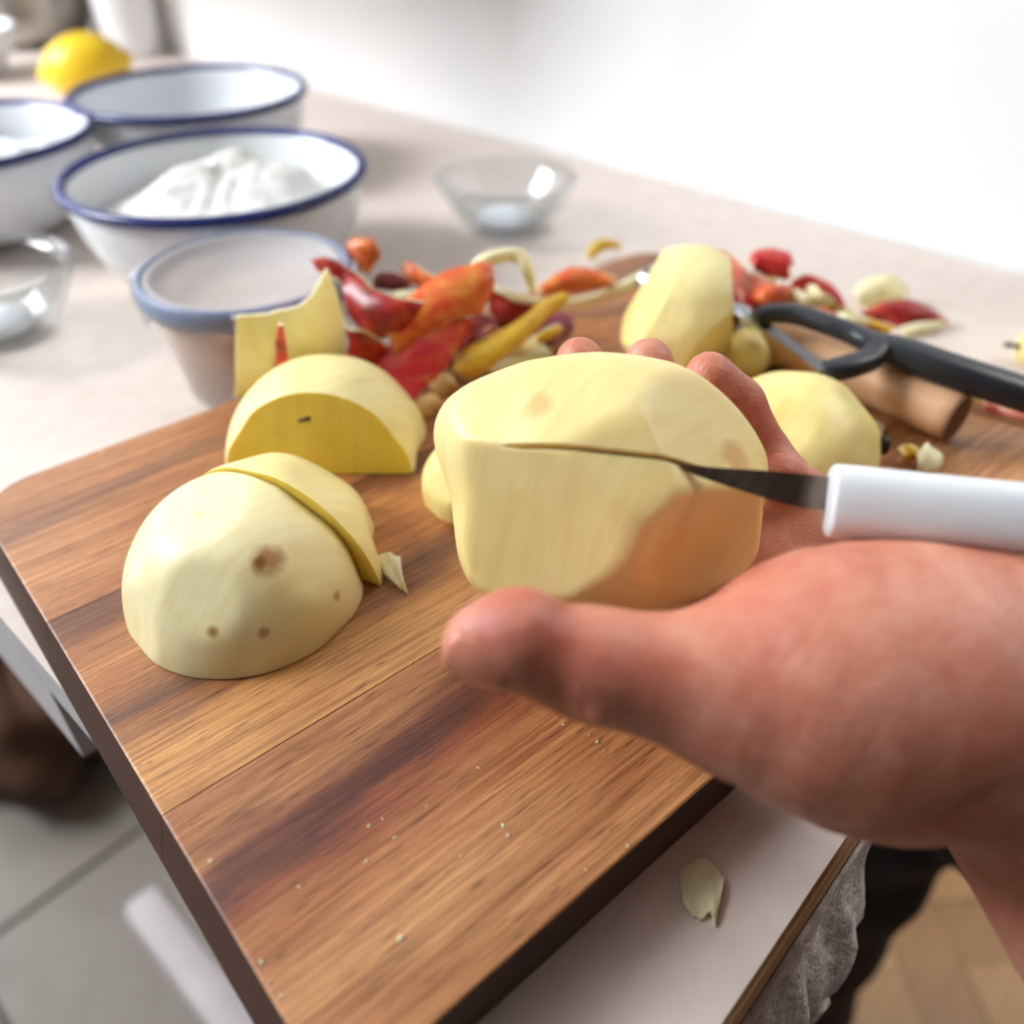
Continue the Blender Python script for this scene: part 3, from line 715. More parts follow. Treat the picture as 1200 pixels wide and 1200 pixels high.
# ------------------------------------------------------------------ knife
kdir0, kdir1 = q(968, 586, .203), q(1330, 622, .190)
kt = empty('paring_knife', tuple(cc(q(1100, 600, .205))), 'paring knife with a white handle, its blade stuck in the held apple', 'knife')
hp = [cc(kdir0 + (kdir1 - kdir0) * s) for s in (0, .012, .05, .3, .7, .97, 1)]
V, Fc = sweep(hp, [.0062, .0082, .0088, .0086, .0084, .0082, .0060], 24, 60, flat=1.0, up=tuple(CU), power=2.6)
mk('handle', V, Fc, 'white_plastic', parent=kt, sharp=60)
def blade():
    # outline in camera frame: spine towards the viewer's top, edge below
    top = [(972, 559, .2030), (900, 552, .2025), (825, 547, .2020), (780, 541, .2035), (730, 537, .210)]
    bot = [(972, 599, .2025), (930, 593, .2015), (865, 574, .2005), (790, 549, .2030), (732, 538, .210)]
    n = 24; Tp = cr([q(*p) for p in top], n); Bt = cr([q(*p) for p in bot], n); V, Fc = [], []
    th = np.array([0, 0, .0007])
    for i in range(n):
        V += [Tp[i] - th, Tp[i] + th, Bt[i]]
    for i in range(n - 1):
        b = i * 3
        for x, y in ((0, 1), (1, 2), (2, 0)): Fc.append((b + x, b + y, b + 3 + y, b + 3 + x))
    Fc += [(0, 2, 1), (3 * n - 3, 3 * n - 2, 3 * n - 1)]
    V = cc(np.array(V)); return V, fixn(V, Fc)
V, Fc = blade(); mk('blade', V, Fc, 'blade', parent=kt, sharp=30)

# ------------------------------------------------------------------ bowls
def bowl(c, d_, h, name, label, group, contents=None):
    r = d_ / 2; th = .0022
    out = [(.0001, 0), (r * .42, 0), (r * .50, .002)] + [(r * (.50 + .50 * math.sin(k / 10 * math.pi / 2) ** .85), .002 + (h - .002) * (1 - math.cos(k / 10 * math.pi / 2)) ** .9) for k in range(1, 11)]
    inn = [(x - th if x > .01 else x, z + th * .8) for x, z in out[::-1]]; inn[0] = (r - th, h)
    o = empty(name, c, label, 'bowl', group)
    V, Fc = lathe(out + inn, c, 72); mk('bowl_body', V, fixn(V, Fc), 'enamel', parent=o)
    V, Fc = lathe([(r + .0008 + .0034 * math.cos(a), h + .0030 * math.sin(a)) for a in np.linspace(0, 2 * math.pi, 12, endpoint=False)], c, 72, closed=True)
    mk('rim', V, fixn(V, Fc), 'blue_rim', parent=o); return o
def at_rim(px, py, hgt): return P(px, py, TABLE_Z + hgt)[:2]
BH = .062
c2 = (*at_rim(253, 201, BH), TABLE_Z); bowl(c2, .170, BH, 'enamel_bowl', 'white enamel bowl with a blue rim, heaped with flour', 'blue-rimmed enamel bowls')
c1 = (*at_rim(222, 107, BH), TABLE_Z); bowl(c1, .172, BH, 'enamel_bowl', 'empty white enamel bowl with a blue rim, next to the lemon', 'blue-rimmed enamel bowls')
c3 = (*at_rim(-56, 158, BH), TABLE_Z); bowl(c3, .170, BH, 'enamel_bowl', 'white enamel bowl with a blue rim, holding a pale mound of sugar', 'blue-rimmed enamel bowls')
def mound(name, c, r, h, z0, m, label, seed, peaks):
    rg = np.random.RandomState(seed); n, k = 72, 26; V, Fc = [], []
    for i in range(k):
        rr_ = r * i / (k - 1)
        for j in range(n):
            a = 2 * math.pi * j / n; x, y = rr_ * math.cos(a), rr_ * math.sin(a); z = 0
            for (px, py, s, hh) in peaks: z += hh * math.exp(-((x - px) ** 2 + (y - py) ** 2) / s ** 2)
            z += .0016 * math.sin(x * 310 + 2 * math.sin(y * 190)) * math.sin(y * 270 + seed) + .0010 * rg.uniform(-1, 1)
            e = min(1, (1 - i / (k - 1)) * 4); V.append((c[0] + x, c[1] + y, z0 + z * e + h * (1 - (rr_ / r) ** 2)))
    Fc = sphere_faces(n, k); base = len(V)
    V.append((c[0], c[1], z0 - .016)); Fc += [((k - 1) * n + (j + 1) % n, (k - 1) * n + j, base) for j in range(n)]
    o = mk(name, V, fixn(V, Fc), m); tag(o, label, name.replace('_', ' '), kind='stuff'); return o
ir, ib = CR[:2], CH[:2]
def off(a, b): return tuple(ir * a + ib * b)
mound('flour', c2, .072, .006, TABLE_Z + .040, 'flour', 'heap of white flour in the blue-rimmed bowl', 3, [(*off(-.012, .004), .026, .018), (*off(.010, .018), .014, .014), (*off(.040, .008), .026, .018), (*off(-.030, -.012), .018, .006), (*off(.022, -.014), .02, .005)])
mound('sugar', c3, .070, .008, TABLE_Z + .040, 'sugar', 'pale mound of sugar in the blue-rimmed bowl behind the small glass bowl', 5, [(*off(.03, .01), .02, .008)])

# glass prep bowls
def glass_bowl(c, d_, h, label, group):
    r = d_ / 2
    out = [(.0001, 0), (r * .46, 0), (r * .52, .0015), (r * .66, h * .22), (r * .82, h * .5), (r * .93, h * .78), (r, h)]
    inn = [(r - .0028, h + .0006), (r * .91 - .003, h * .79), (r * .80 - .003, h * .52), (r * .62 - .003, h * .26), (r * .44, .005), (.0001, .0045)]
    V, Fc = lathe(out + inn, c, 64); o = mk('glass_bowl', V, fixn(V, Fc), 'glass', origin=c); return tag(o, label, 'bowl', group)
g1 = (*at_rim(593, 206, .037), TABLE_Z + .0003); glass_bowl(g1, .096, .037, 'small clear glass bowl with white powder, near the wall', 'small glass bowls')
g2 = (*at_rim(-30, 313, .040), TABLE_Z + .0003); glass_bowl(g2, .098, .040, 'small clear glass bowl beside the lidded tub', 'small glass bowls')
def powder(name, c, r, z0, label):
    V, Fc = lathe([(.0001, z0 + .010), (r * .4, z0 + .0095), (r * .75, z0 + .006), (r * .97, z0 + .0022), (r * .9, z0), (.0001, z0)], c, 40)
    o = mk(name, V, fixn(V, Fc), 'sugar'); tag(o, label, 'powder', kind='stuff')
powder('baking_powder', g1, .022, .0055, 'white powder in the small glass bowl near the wall')
powder('salt', g2, .020, .0055, 'white salt in the small glass bowl beside the tub')

# lidded tub
tc_ = (*P(286, 312, TABLE_Z + .060)[:2], TABLE_Z); tr_, th_ = .0495, .060
tub = empty('lidded_tub', tc_, 'round translucent tub of beige sugar with a clip lid', 'container')
V, Fc = lathe([(.0001, .0004), (.034, .0004), (.038, .003), (.0455, th_ - .010), (.0455, th_ - .009), (.0435, th_ - .009), (.0365, .0045), (.0001, .003)], tc_, 64); mk('tub_body', V, fixn(V, Fc), 'tub_plastic', parent=tub)
V, Fc = lathe([(.0001, th_ - .006), (.026, th_ - .006), (.028, th_ - .004), (.040, th_ - .004), (.042, th_ - .001), (.0462, th_ - .001), (.0462, th_ - .003), (.040, th_ - .0065), (.029, th_ - .0065), (.026, th_ - .0078), (.0001, th_ - .0078)], tc_, 64)
lid = mk('lid', V, fixn(V, Fc), 'lid_plastic', parent=tub)
V, Fc = lathe([(.0464, th_ - .010), (.0490, th_ - .0105), (.0502, th_ - .006), (.0492, th_ - .001), (.0475, th_), (.0464, th_ - .001)], tc_, 72, closed=True); mk('lid_rim', V, fixn(V, Fc), 'grey_gasket', parent=lid)
for dx, dy in ((-1, .05), (1, -.05), (.42, -1), (-.42, 1)):
    dr = np.array([*(ir * dx + ib * dy), 0]); dr /= np.linalg.norm(dr); tg = np.array([-dr[1], dr[0], 0])
    base = np.array(tc_); V, Fc = [], []
    prof = [(.0500, th_ - .001), (.0525, th_ - .002), (.0535, th_ - .010), (.0505, th_ - .026), (.0490, th_ - .026), (.0515, th_ - .010), (.0505, th_ - .004)]
    for s in np.linspace(-1, 1, 7):
        for pr_, pz in prof: V.append(base + dr * (pr_ - .0022 * s * s) + tg * s * .0135 + UPW * pz)
    n = len(prof)
    for i in range(6):
        for j in range(n): Fc.append((i * n + j, i * n + (j + 1) % n, (i + 1) * n + (j + 1) % n, (i + 1) * n + j))
    Fc += [list(range(n)), list(range(6 * n, 7 * n))]
    mk('clip', V, fixn(V, Fc), 'clip_plastic', parent=tub, sharp=40)
V, Fc = lathe([(.0001, .0038), (.0355, .0052), (.0415, th_ - .018), (.038, th_ - .016), (.02, th_ - .014), (.0001, th_ - .013)], tc_, 48); o = mk('beige_sugar', V, fixn(V, Fc), 'beige_sugar'); tag(o, 'beige sugar inside the lidded tub', 'sugar', kind='stuff')

# lemon
lc = np.array(P(112, 118, TABLE_Z)) + UPW * .030
d, _, _ = sphere_dirs(48, 36); z = d[..., 2]
r = .031 / np.sqrt((1 - z * z) + (z / 1.32) ** 2) + .006 * np.exp(-(1 - np.abs(z)) / .02)
B = basis(IMG_R * .9 + IMG_B * .3 + UPW * .12, UPW); V = (d * r[..., None]).reshape(-1, 3) @ B.T + lc; V[:, 2] += TABLE_Z + .0004 - V[:, 2].min()
o = mk('lemon', V, sphere_faces(48, 36), 'lemon'); tag(o, 'bright yellow lemon behind the enamel bowls', 'lemon')

# far end of the table: steel pot, white jug, white bowl
pc = (.505, 1.325, TABLE_Z)
po = empty('steel_pot', pc, 'tall steel pot standing at the far end of the table', 'pot')
V, Fc = lathe([(.0001, 0), (.050, 0), (.066, .004), (.078, .018), (.084, .05), (.087, .24), (.0855, .24), (.0825, .05), (.076, .020), (.064, .006), (.0001, .003)], pc, 64); mk('pot_body', V, fixn(V, Fc), 'steel', parent=po, sharp=50)
for s in (-1, 1):
    b = np.array(pc) + np.array([0, s * .086, .2]); V, Fc = sweep([b + np.array([-.03, -.004 * s, 0]), b + np.array([-.028, s * .026, .004]), b + np.array([0, s * .03, .005]), b + np.array([.028, s * .026, .004]), b + np.array([.03, -.004 * s, 0])], .005, 10, 24); mk('pot_handle', V, fixn(V, Fc), 'black_plastic', parent=po)
jc = (.556, 1.145, TABLE_Z)
jo = empty('white_jug', jc, 'white ceramic jug by the wall behind the lemon', 'jug')
V, Fc = lathe([(.0001, 0), (.026, 0), (.029, .004), (.034, .04), (.036, .08), (.030, .13), (.033, .16), (.0305, .16), (.0275, .13), (.033, .08), (.031, .04), (.026, .007), (.0001, .005)], jc, 48); mk('jug_body', V, fixn(V, Fc), 'enamel', parent=jo)
b = np.array(jc); V, Fc = sweep([b + np.array([.0, .029, .135]), b + np.array([0, .052, .13]), b + np.array([0, .056, .09]), b + np.array([0, .033, .06])], .005, 10, 22, up=(1, 0, 0)); mk('jug_handle', V, fixn(V, Fc), 'enamel', parent=jo)
wc = (.372, 1.178, TABLE_Z)
V, Fc = lathe([(.0001, 0), (.03, 0), (.034, .002), (.055, .03), (.060, .05), (.058, .05), (.052, .030), (.03, .005), (.0001, .004)], wc, 48); o = mk('white_dish', V, fixn(V, Fc), 'enamel'); tag(o, 'plain white dish without a rim, beside the lemon', 'dish')

# ------------------------------------------------------------------ tools on the board
# corer: turned wooden handle and steel tube
e1 = np.array(P(1112, 517, BOARD_Z)); e1[2] = BOARD_Z + .0112; e2 = np.array(P(890, 414, BOARD_Z)); e2[2] = BOARD_Z + .0112
kd = e2 - e1; kl = np.linalg.norm(kd); kd /= kl
cro = empty('apple_corer', tuple((e1 + e2) / 2 * np.array([1, 1, 0]) + np.array([0, 0, BOARD_Z])), 'apple corer with a pale wooden handle lying on the board', 'corer')
B = basis(kd, UPW)
V, Fc = lathe([(.0001, 0.0006), (.0096, .0006), (.0104, .0014), (.0106, .006), (.0108, kl * .4), (.0104, kl * .8), (.0085, kl * .97), (.0001, kl)], (0, 0, 0), 32)
mk('handle', np.array(V) @ B.T + e1, fixn(V, Fc), 'beech', parent=cro, sharp=50)
V, Fc = lathe([(.0001, -.0001), (.0098, -.0001), (.0098, .0008), (.0001, .0008)], (0, 0, 0), 32); mk('handle_end', np.array(V) @ B.T + e1, fixn(V, Fc), 'beech_end', parent=cro, sharp=40)
tipl = np.linalg.norm(np.array(P(742, 337, BOARD_Z + .011)) - e1) - kl
V, Fc = [], []
for i, zz in enumerate(np.linspace(kl - .004, kl + tipl, 16)):
    op = 1.0 if i < 3 or i > 13 else .72
    for rr_ in (.0085, .0077):
        for j in range(17):
            a_ = math.pi * (2 * j / 16 * op + (1 - op)) - math.pi; V.append((rr_ * math.cos(a_), rr_ * math.sin(a_), zz))
for i in range(15):
    for s in (0, 1):
        for j in range(16):
            b = i * 34 + s * 17 + j; Fc.append((b, b + 1, b + 35, b + 34) if s == 0 else (b, b + 34, b + 35, b + 1))
    for j in (0, 16): b = i * 34 + j; Fc.append((b, b + 17, b + 51, b + 34))
for i in (0, 15):
    for j in range(16): b = i * 34 + j; Fc.append((b, b + 1, b + 18, b + 17))
B2 = basis(kd, CR); mk('corer_tube', np.array(V) @ B2.T + e1, fixn(V, Fc), 'chrome', parent=cro, sharp=40)

# Y peeler resting on the corer
def H(px, py, h): return np.array(P(px, py, BOARD_Z + h))
yp = empty('y_peeler', tuple(H(1010, 420, .0)), 'black Y-shaped vegetable peeler resting on the corer handle', 'peeler')
V, Fc = sweep([H(1018, 402, .030), H(1060, 414, .029), H(1120, 436, .027), H(1200, 462, .023), H(1300, 494, .014), H(1330, 503, .011)], [.0058, .0072, .0078, .0080, .0078, .005], 20, 50, flat=.8, power=2.6)
mk('handle', V, Fc, 'black_plastic', parent=yp, sharp=60)
V, Fc = sweep([H(884, 374, .028), H(900, 368, .030), H(930, 368, .031), H(970, 380, .031), H(1005, 394, .030), H(1026, 406, .030), H(1020, 420, .029), H(1000, 428, .029), H(975, 434, .028), H(962, 433, .0275)],
              [.0040, .0046, .0050, .0050, .0050, .0058, .0052, .0052, .0050, .0042], 16, 70, flat=.85, power=2.6)
mk('yoke', V, Fc, 'black_plastic', parent=yp, sharp=60)
a_, b_ = H(882, 372, .0265), H(966, 432, .0265); dr = (b_ - a_) / np.linalg.norm(b_ - a_); nr = np.cross(dr, UPW)
V = [];
for s in (0, 1):
    p = a_ if s == 0 else b_
    V += [p - nr * .0020 + UPW * .0012, p + nr * .0020 - UPW * .0006, p + nr * .0020 - UPW * .0014, p - nr * .0020 + UPW * .0004]
Fc = [(0, 1, 5, 4), (1, 2, 6, 5), (2, 3, 7, 6), (3, 0, 4, 7), (0, 3, 2, 1), (4, 5, 6, 7)]
mk('blade', V, fixn(V, Fc), 'chrome', parent=yp, smooth=False)

# ------------------------------------------------------------------ peels
def peel(e1, e2, skin, label, z=BOARD_Z, skin_front=True, bulge=.002, flesh_='peel_flesh', group='apple peels', n=18, k=7, th=.0011, name='apple_peel', cat='peel', wob=.0006):
    """ribbon between two edges given as (pixel x, pixel y, height above the surface)"""
    a = cr([P(x, y, z + h) for x, y, h in e1], n); b = cr([P(x, y, z + h) for x, y, h in e2], n)
    rg = np.random.RandomState(int(e1[0][0] * 7 + e1[0][1] + e2[0][0]))
    jt = rg.uniform(-1, 1, (2, n)); jt = (jt + np.roll(jt, 1, 1)) * .5; wd = (b - a)
    jw = np.minimum(.055, .0009 / (np.linalg.norm(wd, axis=1) + 1e-9)); a = a + wd * (jt[0] * jw)[:, None]; b = b + wd * (jt[1] * jw)[:, None]
    t = np.linspace(0, 1, k); G_ = a[:, None] * (1 - t)[None, :, None] + b[:, None] * t[None, :, None]
    du = np.gradient(G_, axis=0); dv = np.gradient(G_, axis=1); nr = np.cross(du, dv); nr /= np.linalg.norm(nr, axis=-1, keepdims=True) + 1e-12
    view = CO - G_; flip = np.sign((nr * view).sum(-1).mean()) or 1; nr = nr * flip
    ph = rg.uniform(0, 6, 2)
    wv = wob * (np.sin(np.linspace(0, 9, n) + ph[0])[:, None] * np.cos(t * 4 + ph[1])[None])
    G_ = G_ + nr * (bulge * (1 - (2 * t - 1) ** 2)[None, :, None] + wv[..., None])
    front = G_ + nr * th * .5; back = G_ - nr * th * .5
    V = np.concatenate([front.reshape(-1, 3), back.reshape(-1, 3)]); Nn = n * k
    V[:, 2] = np.maximum(V[:, 2], z + .0003)
    Fc, fm = [], []
    fskin, bskin = (0, 1) if skin_front else (1, 0)
    for i in range(n - 1):
        for j in range(k - 1):
            c = i * k + j; f = (c, c + k, c + k + 1, c + 1)
            if flip < 0: f = f[::-1]
            Fc.append(f); fm.append(fskin); Fc.append(tuple(x + Nn for x in f[::-1])); fm.append(bskin)
    bor = [i * k for i in range(n)] + [(n - 1) * k + j for j in range(1, k)] + [i * k + k - 1 for i in range(n - 2, -1, -1)] + list(range(k - 2, 0, -1))
    for i in range(len(bor)):
        x, y = bor[i], bor[(i + 1) % len(bor)]; f = (x, y, y + Nn, x + Nn)
        if flip > 0: f = f[::-1]
        Fc.append(f); fm.append(1)
    o = mk(name, V, Fc, [skin, flesh_], fm=fm, sharp=70); return tag(o, label, cat, group)

# heap beside the lidded tub
peel([(277, 372, .044), (318, 366, .046), (358, 352, .049), (383, 316, .054)], [(275, 464, .001), (320, 458, .001), (372, 452, .001), (408, 446, .002)], 'skin_red', 'broad apple peel with its cream flesh side out, leaning on the tub', skin_front=False, bulge=.004)
peel([(326, 378, .046), (323, 410, .032), (320, 448, .012)], [(333, 379, .046), (337, 410, .032), (339, 448, .012)], 'skin_red', 'narrow red peel sliver lying on the broad cream peel', bulge=.0008, k=5)
peel([(366, 308, .046), (384, 302, .048), (408, 314, .046), (440, 338, .043), (470, 351, .041), (497, 354, .039)], [(372, 318, .044), (398, 330, .042), (408, 366, .030), (428, 390, .024), (446, 398, .022), (462, 392, .024)], 'skin_dark', 'folded dark red peel with a pale edge, top of the heap', bulge=.004)
peel([(404, 372, .030), (408, 405, .018), (402, 446, .002)], [(424, 388, .028), (452, 405, .020), (444, 440, .004)], 'skin_red', 'short red peel under the folded dark red peel', bulge=.003)
peel([(446, 382, .028), (474, 350, .036), (514, 322, .043), (550, 310, .046), (574, 306, .046)], [(462, 414, .018), (492, 396, .022), (530, 376, .028), (562, 368, .028), (574, 350, .032)], 'skin_orange', 'orange red peel strip lying across the heap', bulge=.004)
peel([(424, 446, .004), (440, 420, .014), (468, 396, .021), (508, 370, .028), (538, 362, .030)], [(482, 476, .002), (500, 454, .006), (522, 432, .010), (545, 400, .016), (556, 382, .020)], 'skin_magenta', 'wide magenta red peel hanging down the front of the heap', bulge=.005)
peel([(524, 430, .008), (556, 402, .016), (600, 380, .022), (632, 355, .026), (656, 343, .028)], [(548, 446, .004), (588, 424, .010), (620, 396, .016), (648, 368, .021), (667, 353, .025)], 'skin_yellow', 'twisted yellow peel strip reaching over the heap', bulge=.003)
peel([(547, 322, .040), (556, 304, .045), (578, 293, .048), (605, 291, .047), (621, 305, .042), (627, 340, .030)], [(560, 322, .040), (568, 314, .043), (584, 308, .044), (602, 307, .043), (612, 318, .040), (619, 340, .030)], 'skin_orange', 'yellow peel arching up in a loop', bulge=.002, skin_front=False)
peel([(574, 334, .030), (600, 348, .026), (628, 358, .022)], [(574, 378, .014), (592, 388, .010), (612, 380, .012)], 'skin_dark', 'dark red peel below the yellow loop', bulge=.004)
peel([(570, 328, .032), (602, 343, .028), (640, 352, .024)], [(570, 336, .031), (602, 351, .027), (640, 358, .023)], 'skin_orange', 'thin cream peel edge below the yellow loop', bulge=.001, skin_front=False, k=4)
peel([(405, 312, .030), (407, 290, .038), (417, 278, .043), (430, 286, .040)], [(432, 322, .028), (440, 310, .032), (446, 300, .036), (440, 292, .038)], 'skin_orange', 'pointed coral peel tip rising behind the heap', bulge=.003)
peel([(438, 322, .026), (455, 318, .028), (480, 324, .026)], [(440, 340, .018), (460, 340, .019), (484, 340, .018)], 'skin_purple', 'purple peel behind the heap', bulge=.003)
peel([(472, 310, .030), (480, 306, .032), (505, 322, .028), (530, 330, .025)], [(478, 330, .022), (492, 336, .021), (512, 338, .021), (530, 338, .021)], 'skin_orange', 'small orange peel behind the orange red strip', bulge=.003)
peel([(462, 343, .028), (495, 342, .028), (524, 343, .027)], [(464, 352, .026), (495, 351, .026), (524, 350, .026)], 'skin_red', 'pale straight peel edge across the back of the heap', bulge=.0008, skin_front=False, k=4)
peel([(530, 372, .018), (556, 366, .020), (580, 372, .018)], [(538, 412, .004), (560, 410, .004), (590, 402, .006)], 'skin_purple', 'dark purple peel deep in the middle of the heap', bulge=.003)
peel([(600, 396, .004), (636, 372, .010), (660, 366, .012)], [(640, 412, .002), (660, 402, .004), (674, 386, .007)], 'skin_purple', 'purple peel beneath the yellow strip', bulge=.003)
peel([(556, 412, .006), (590, 402, .007), (630, 402, .005)], [(576, 440, .001), (610, 428, .001), (648, 420, .001)], 'skin_red', 'red and cream peel flat on the board beneath the yellow strip', bulge=.003, skin_front=False)
peel([(500, 446, .006), (516, 436, .009), (530, 440, .008)], [(506, 470, .001), (522, 462, .001), (540, 456, .001)], 'skin_orange', 'brown curled peel scrap in front of the heap', bulge=.003, flesh_='peel_brown', skin_front=False)
peel([(484, 474, .004), (500, 462, .008), (512, 462, .008)], [(490, 492, .001), (506, 488, .001), (520, 478, .001)], 'skin_yellow', 'yellow brown peel scrap at the foot of the magenta peel', bulge=.003, flesh_='peel_brown', skin_front=False)
# loose scraps filling the heap
def scraps(spots, where, group):
    for q_, (px, py, ln, wd_, ang_, h, sk, front, words) in enumerate(spots):
        ca, sa = math.cos(math.radians(ang_)), math.sin(math.radians(ang_)); e1_, e2_ = [], []
        for k_, tt_ in enumerate((-.5, -.2, .2, .5)):
            cx_, cy_ = px + ca * ln * tt_, py + sa * ln * tt_ * .6; hh = h + .006 * (1 - (2 * tt_) ** 2); w_ = wd_ * (1 - .5 * abs(2 * tt_) ** 3)
            e1_.append((cx_ - sa * w_ / 2, cy_ - abs(ca) * w_ / 2 - 2, hh + .004)); e2_.append((cx_ + sa * w_ / 2, cy_ + abs(ca) * w_ / 2 + 2, max(.001, hh - .003)))
        peel(e1_, e2_, sk, words + ' ' + where, skin_front=front, bulge=.002)
scraps([(455, 425, 60, 22, 20, .004, 'skin_dark', True, 'short dark red peel at the back'), (432, 345, 50, 20, 60, .016, 'skin_red', False, 'curled cream peel lying'),
        (500, 350, 70, 16, -12, .020, 'skin_purple', True, 'long purple peel half hidden'), (545, 345, 50, 18, 30, .018, 'skin_yellow', False, 'pale yellow peel tucked'),
        (560, 398, 54, 22, -30, .008, 'skin_dark', True, 'crimson peel wedged'), (608, 408, 60, 16, -18, .002, 'skin_orange', False, 'cream curl at the right foot'),
        (520, 420, 40, 20, 55, .006, 'skin_purple', True, 'small purple scrap low'), (602, 372, 56, 18, 14, .010, 'skin_red', False, 'buff coloured curl'),
        (640, 392, 48, 14, -34, .004, 'skin_yellow', True, 'small golden scrap')], 'in the peel heap beside the tub', 'apple peels')
# long peel right of the heap
peel([(628, 336, .016), (660, 316, .021), (690, 314, .021), (722, 326, .017)], [(630, 346, .011), (665, 344, .011), (695, 340, .011), (724, 332, .014)], 'skin_orange', 'orange pink peel behind the hand, curved like a petal', bulge=.004)
peel([(628, 350, .010), (668, 349, .010), (706, 340, .012), (744, 322, .014), (790, 300, .018)], [(634, 361, .004), (675, 360, .004), (712, 352, .006), (752, 336, .008), (796, 316, .010)], 'skin_orange', 'long cream peel strip running to the upright quarter', bulge=.002, skin_front=False)
peel([(686, 300, .006), (696, 284, .011), (714, 280, .012), (728, 286, .010)], [(692, 308, .001), (704, 296, .006), (716, 292, .007), (727, 293, .006)], 'skin_yellow', 'small yellow peel curl alone on the table', bulge=.002, z=TABLE_Z)
# heap beyond the peeler
peel([(806, 292, .036), (822, 290, .036), (850, 294, .036), (876, 316, .030)], [(838, 330, .022), (850, 350, .014), (866, 362, .010), (884, 344, .016)], 'skin_pink', 'pink peel curling behind the upright quarter', bulge=.005)
peel([(868, 316, .026), (882, 322, .024), (880, 350, .012)], [(852, 340, .018), (862, 358, .012), (868, 366, .008)], 'skin_magenta', 'coral peel fold beside the upright quarter', bulge=.003)
peel([(875, 306, .030), (884, 294, .034), (904, 290, .035), (924, 296, .033), (931, 310, .029)], [(884, 318, .025), (896, 322, .024), (908, 326, .023), (920, 328, .022), (927, 326, .023)], 'skin_magenta', 'bright red rounded peel standing above the peeler', bulge=.004)
peel([(876, 330, .020), (890, 320, .024), (910, 326, .022)], [(880, 348, .012), (895, 346, .013), (910, 344, .014)], 'skin_yellow', 'small yellow peel below the bright red rounded peel', bulge=.003, skin_front=False)
peel([(916, 352, .012), (930, 328, .021), (952, 322, .023), (978, 336, .018), (992, 358, .010)], [(930, 362, .008), (942, 346, .013), (956, 340, .016), (970, 350, .012), (980, 364, .007)], 'skin_magenta', 'arched red peel above the peeler yoke', bulge=.003)
peel([(862, 362, .008), (890, 352, .012), (922, 352, .012)], [(866, 380, .001), (894, 374, .003), (926, 370, .004)], 'skin_magenta', 'flat red peel behind the peeler blade', bulge=.003)
peel([(944, 352, .012), (980, 358, .011), (1012, 370, .008), (1048, 384, .004)], [(946, 364, .007), (978, 372, .005), (1008, 384, .002), (1040, 394, .001)], 'skin_yellow', 'long yellow peel strip behind the peeler handle', bulge=.002)
peel([(998, 340, .010), (1020, 325, .015), (1050, 324, .016), (1066, 340, .011)], [(1004, 358, .003), (1022, 360, .002), (1044, 356, .003), (1064, 354, .004)], 'skin_yellow', 'pale cream peel flake standing near the wall', bulge=.004, skin_front=False, z=TABLE_Z)
peel([(1004, 368, .004), (1030, 356, .010), (1060, 351, .012), (1092, 362, .009), (1110, 374, .005)], [(1012, 376, .002), (1036, 378, .002), (1058, 386, .001), (1082, 382, .001), (1106, 380, .002)], 'skin_dark', 'dark crimson peel at the far edge of the heap', bulge=.004, z=TABLE_Z)
peel([(1052, 384, .004), (1076, 378, .006), (1104, 376, .006)], [(1060, 396, .001), (1082, 392, .001), (1108, 384, .002)], 'skin_orange', 'cream peel tip below the dark crimson peel', bulge=.002, skin_front=False, z=TABLE_Z)
scraps([(872, 350, 40, 24, 40, .010, 'skin_red', True, 'red scrap'), (905, 345, 50, 18, -10, .014, 'skin_orange', True, 'coral curl'), (940, 350, 46, 16, 25, .010, 'skin_yellow', False, 'cream curl'),
        (900, 368, 44, 14, 10, .004, 'skin_dark', True, 'dark red scrap'), (965, 372, 50, 16, 20, .004, 'skin_pink', True, 'long pink scrap'), (995, 376, 40, 16, 8, .004, 'skin_red', False, 'buff curl'),
        (850, 372, 30, 16, 60, .006, 'skin_magenta', True, 'narrow magenta scrap'), (960, 345, 40, 14, 40, .012, 'skin_pink', False, 'pale pink curl')], 'in the peel heap behind the black peeler', 'apple peels')
peel([(1028, 424, .008), (1050, 420, .009), (1068, 430, .006)], [(1032, 440, .001), (1052, 440, .001), (1070, 442, .001)], 'skin_red', 'red peel scrap under the peeler handle', bulge=.002)
peel([(1048, 434, .008), (1074, 430, .010), (1110, 446, .006)], [(1056, 452, .001), (1084, 456, .001), (1118, 462, .001)], 'skin_purple', 'purple peel scrap beside the end of the corer handle', bulge=.003)
peel([(1108, 452, .008), (1136, 456, .007), (1160, 466, .004)], [(1120, 466, .001), (1140, 474, .001), (1160, 478, .001)], 'skin_yellow', 'cream peel scrap under the peeler handle', bulge=.002, skin_front=False)
peel([(1150, 470, .004), (1176, 476, .004), (1204, 486, .003)], [(1152, 482, .001), (1176, 490, .001), (1204, 500, .001)], 'skin_pink', 'thin pink peel at the board edge under the peeler', bulge=.001)
peel([(888, 398, .012), (904, 408, .010), (926, 418, .006)], [(880, 418, .004), (898, 428, .001), (922, 432, .001)], 'skin_orange', 'brown curled peel beside the corer handle', bulge=.003, flesh_='peel_brown', skin_front=False)
peel([(952, 470, .008), (966, 466, .009), (984, 474, .007)], [(960, 486, .001), (976, 486, .001), (990, 486, .001)], 'skin_orange', 'small orange scrap of core behind the yellow half', bulge=.002, flesh_='peel_brown')
peel([(992, 480, .006), (1012, 484, .006), (1036, 500, .003)], [(996, 492, .001), (1014, 502, .001), (1034, 510, .001)], 'skin_yellow', 'cream scrap between the yellow half and the corer', bulge=.002, skin_front=False)
peel([(1052, 526, .006), (1064, 520, .007), (1076, 526, .006)], [(1056, 540, .001), (1068, 540, .001), (1078, 540, .001)], 'skin_yellow', 'small golden scrap above the knife handle', bulge=.002)
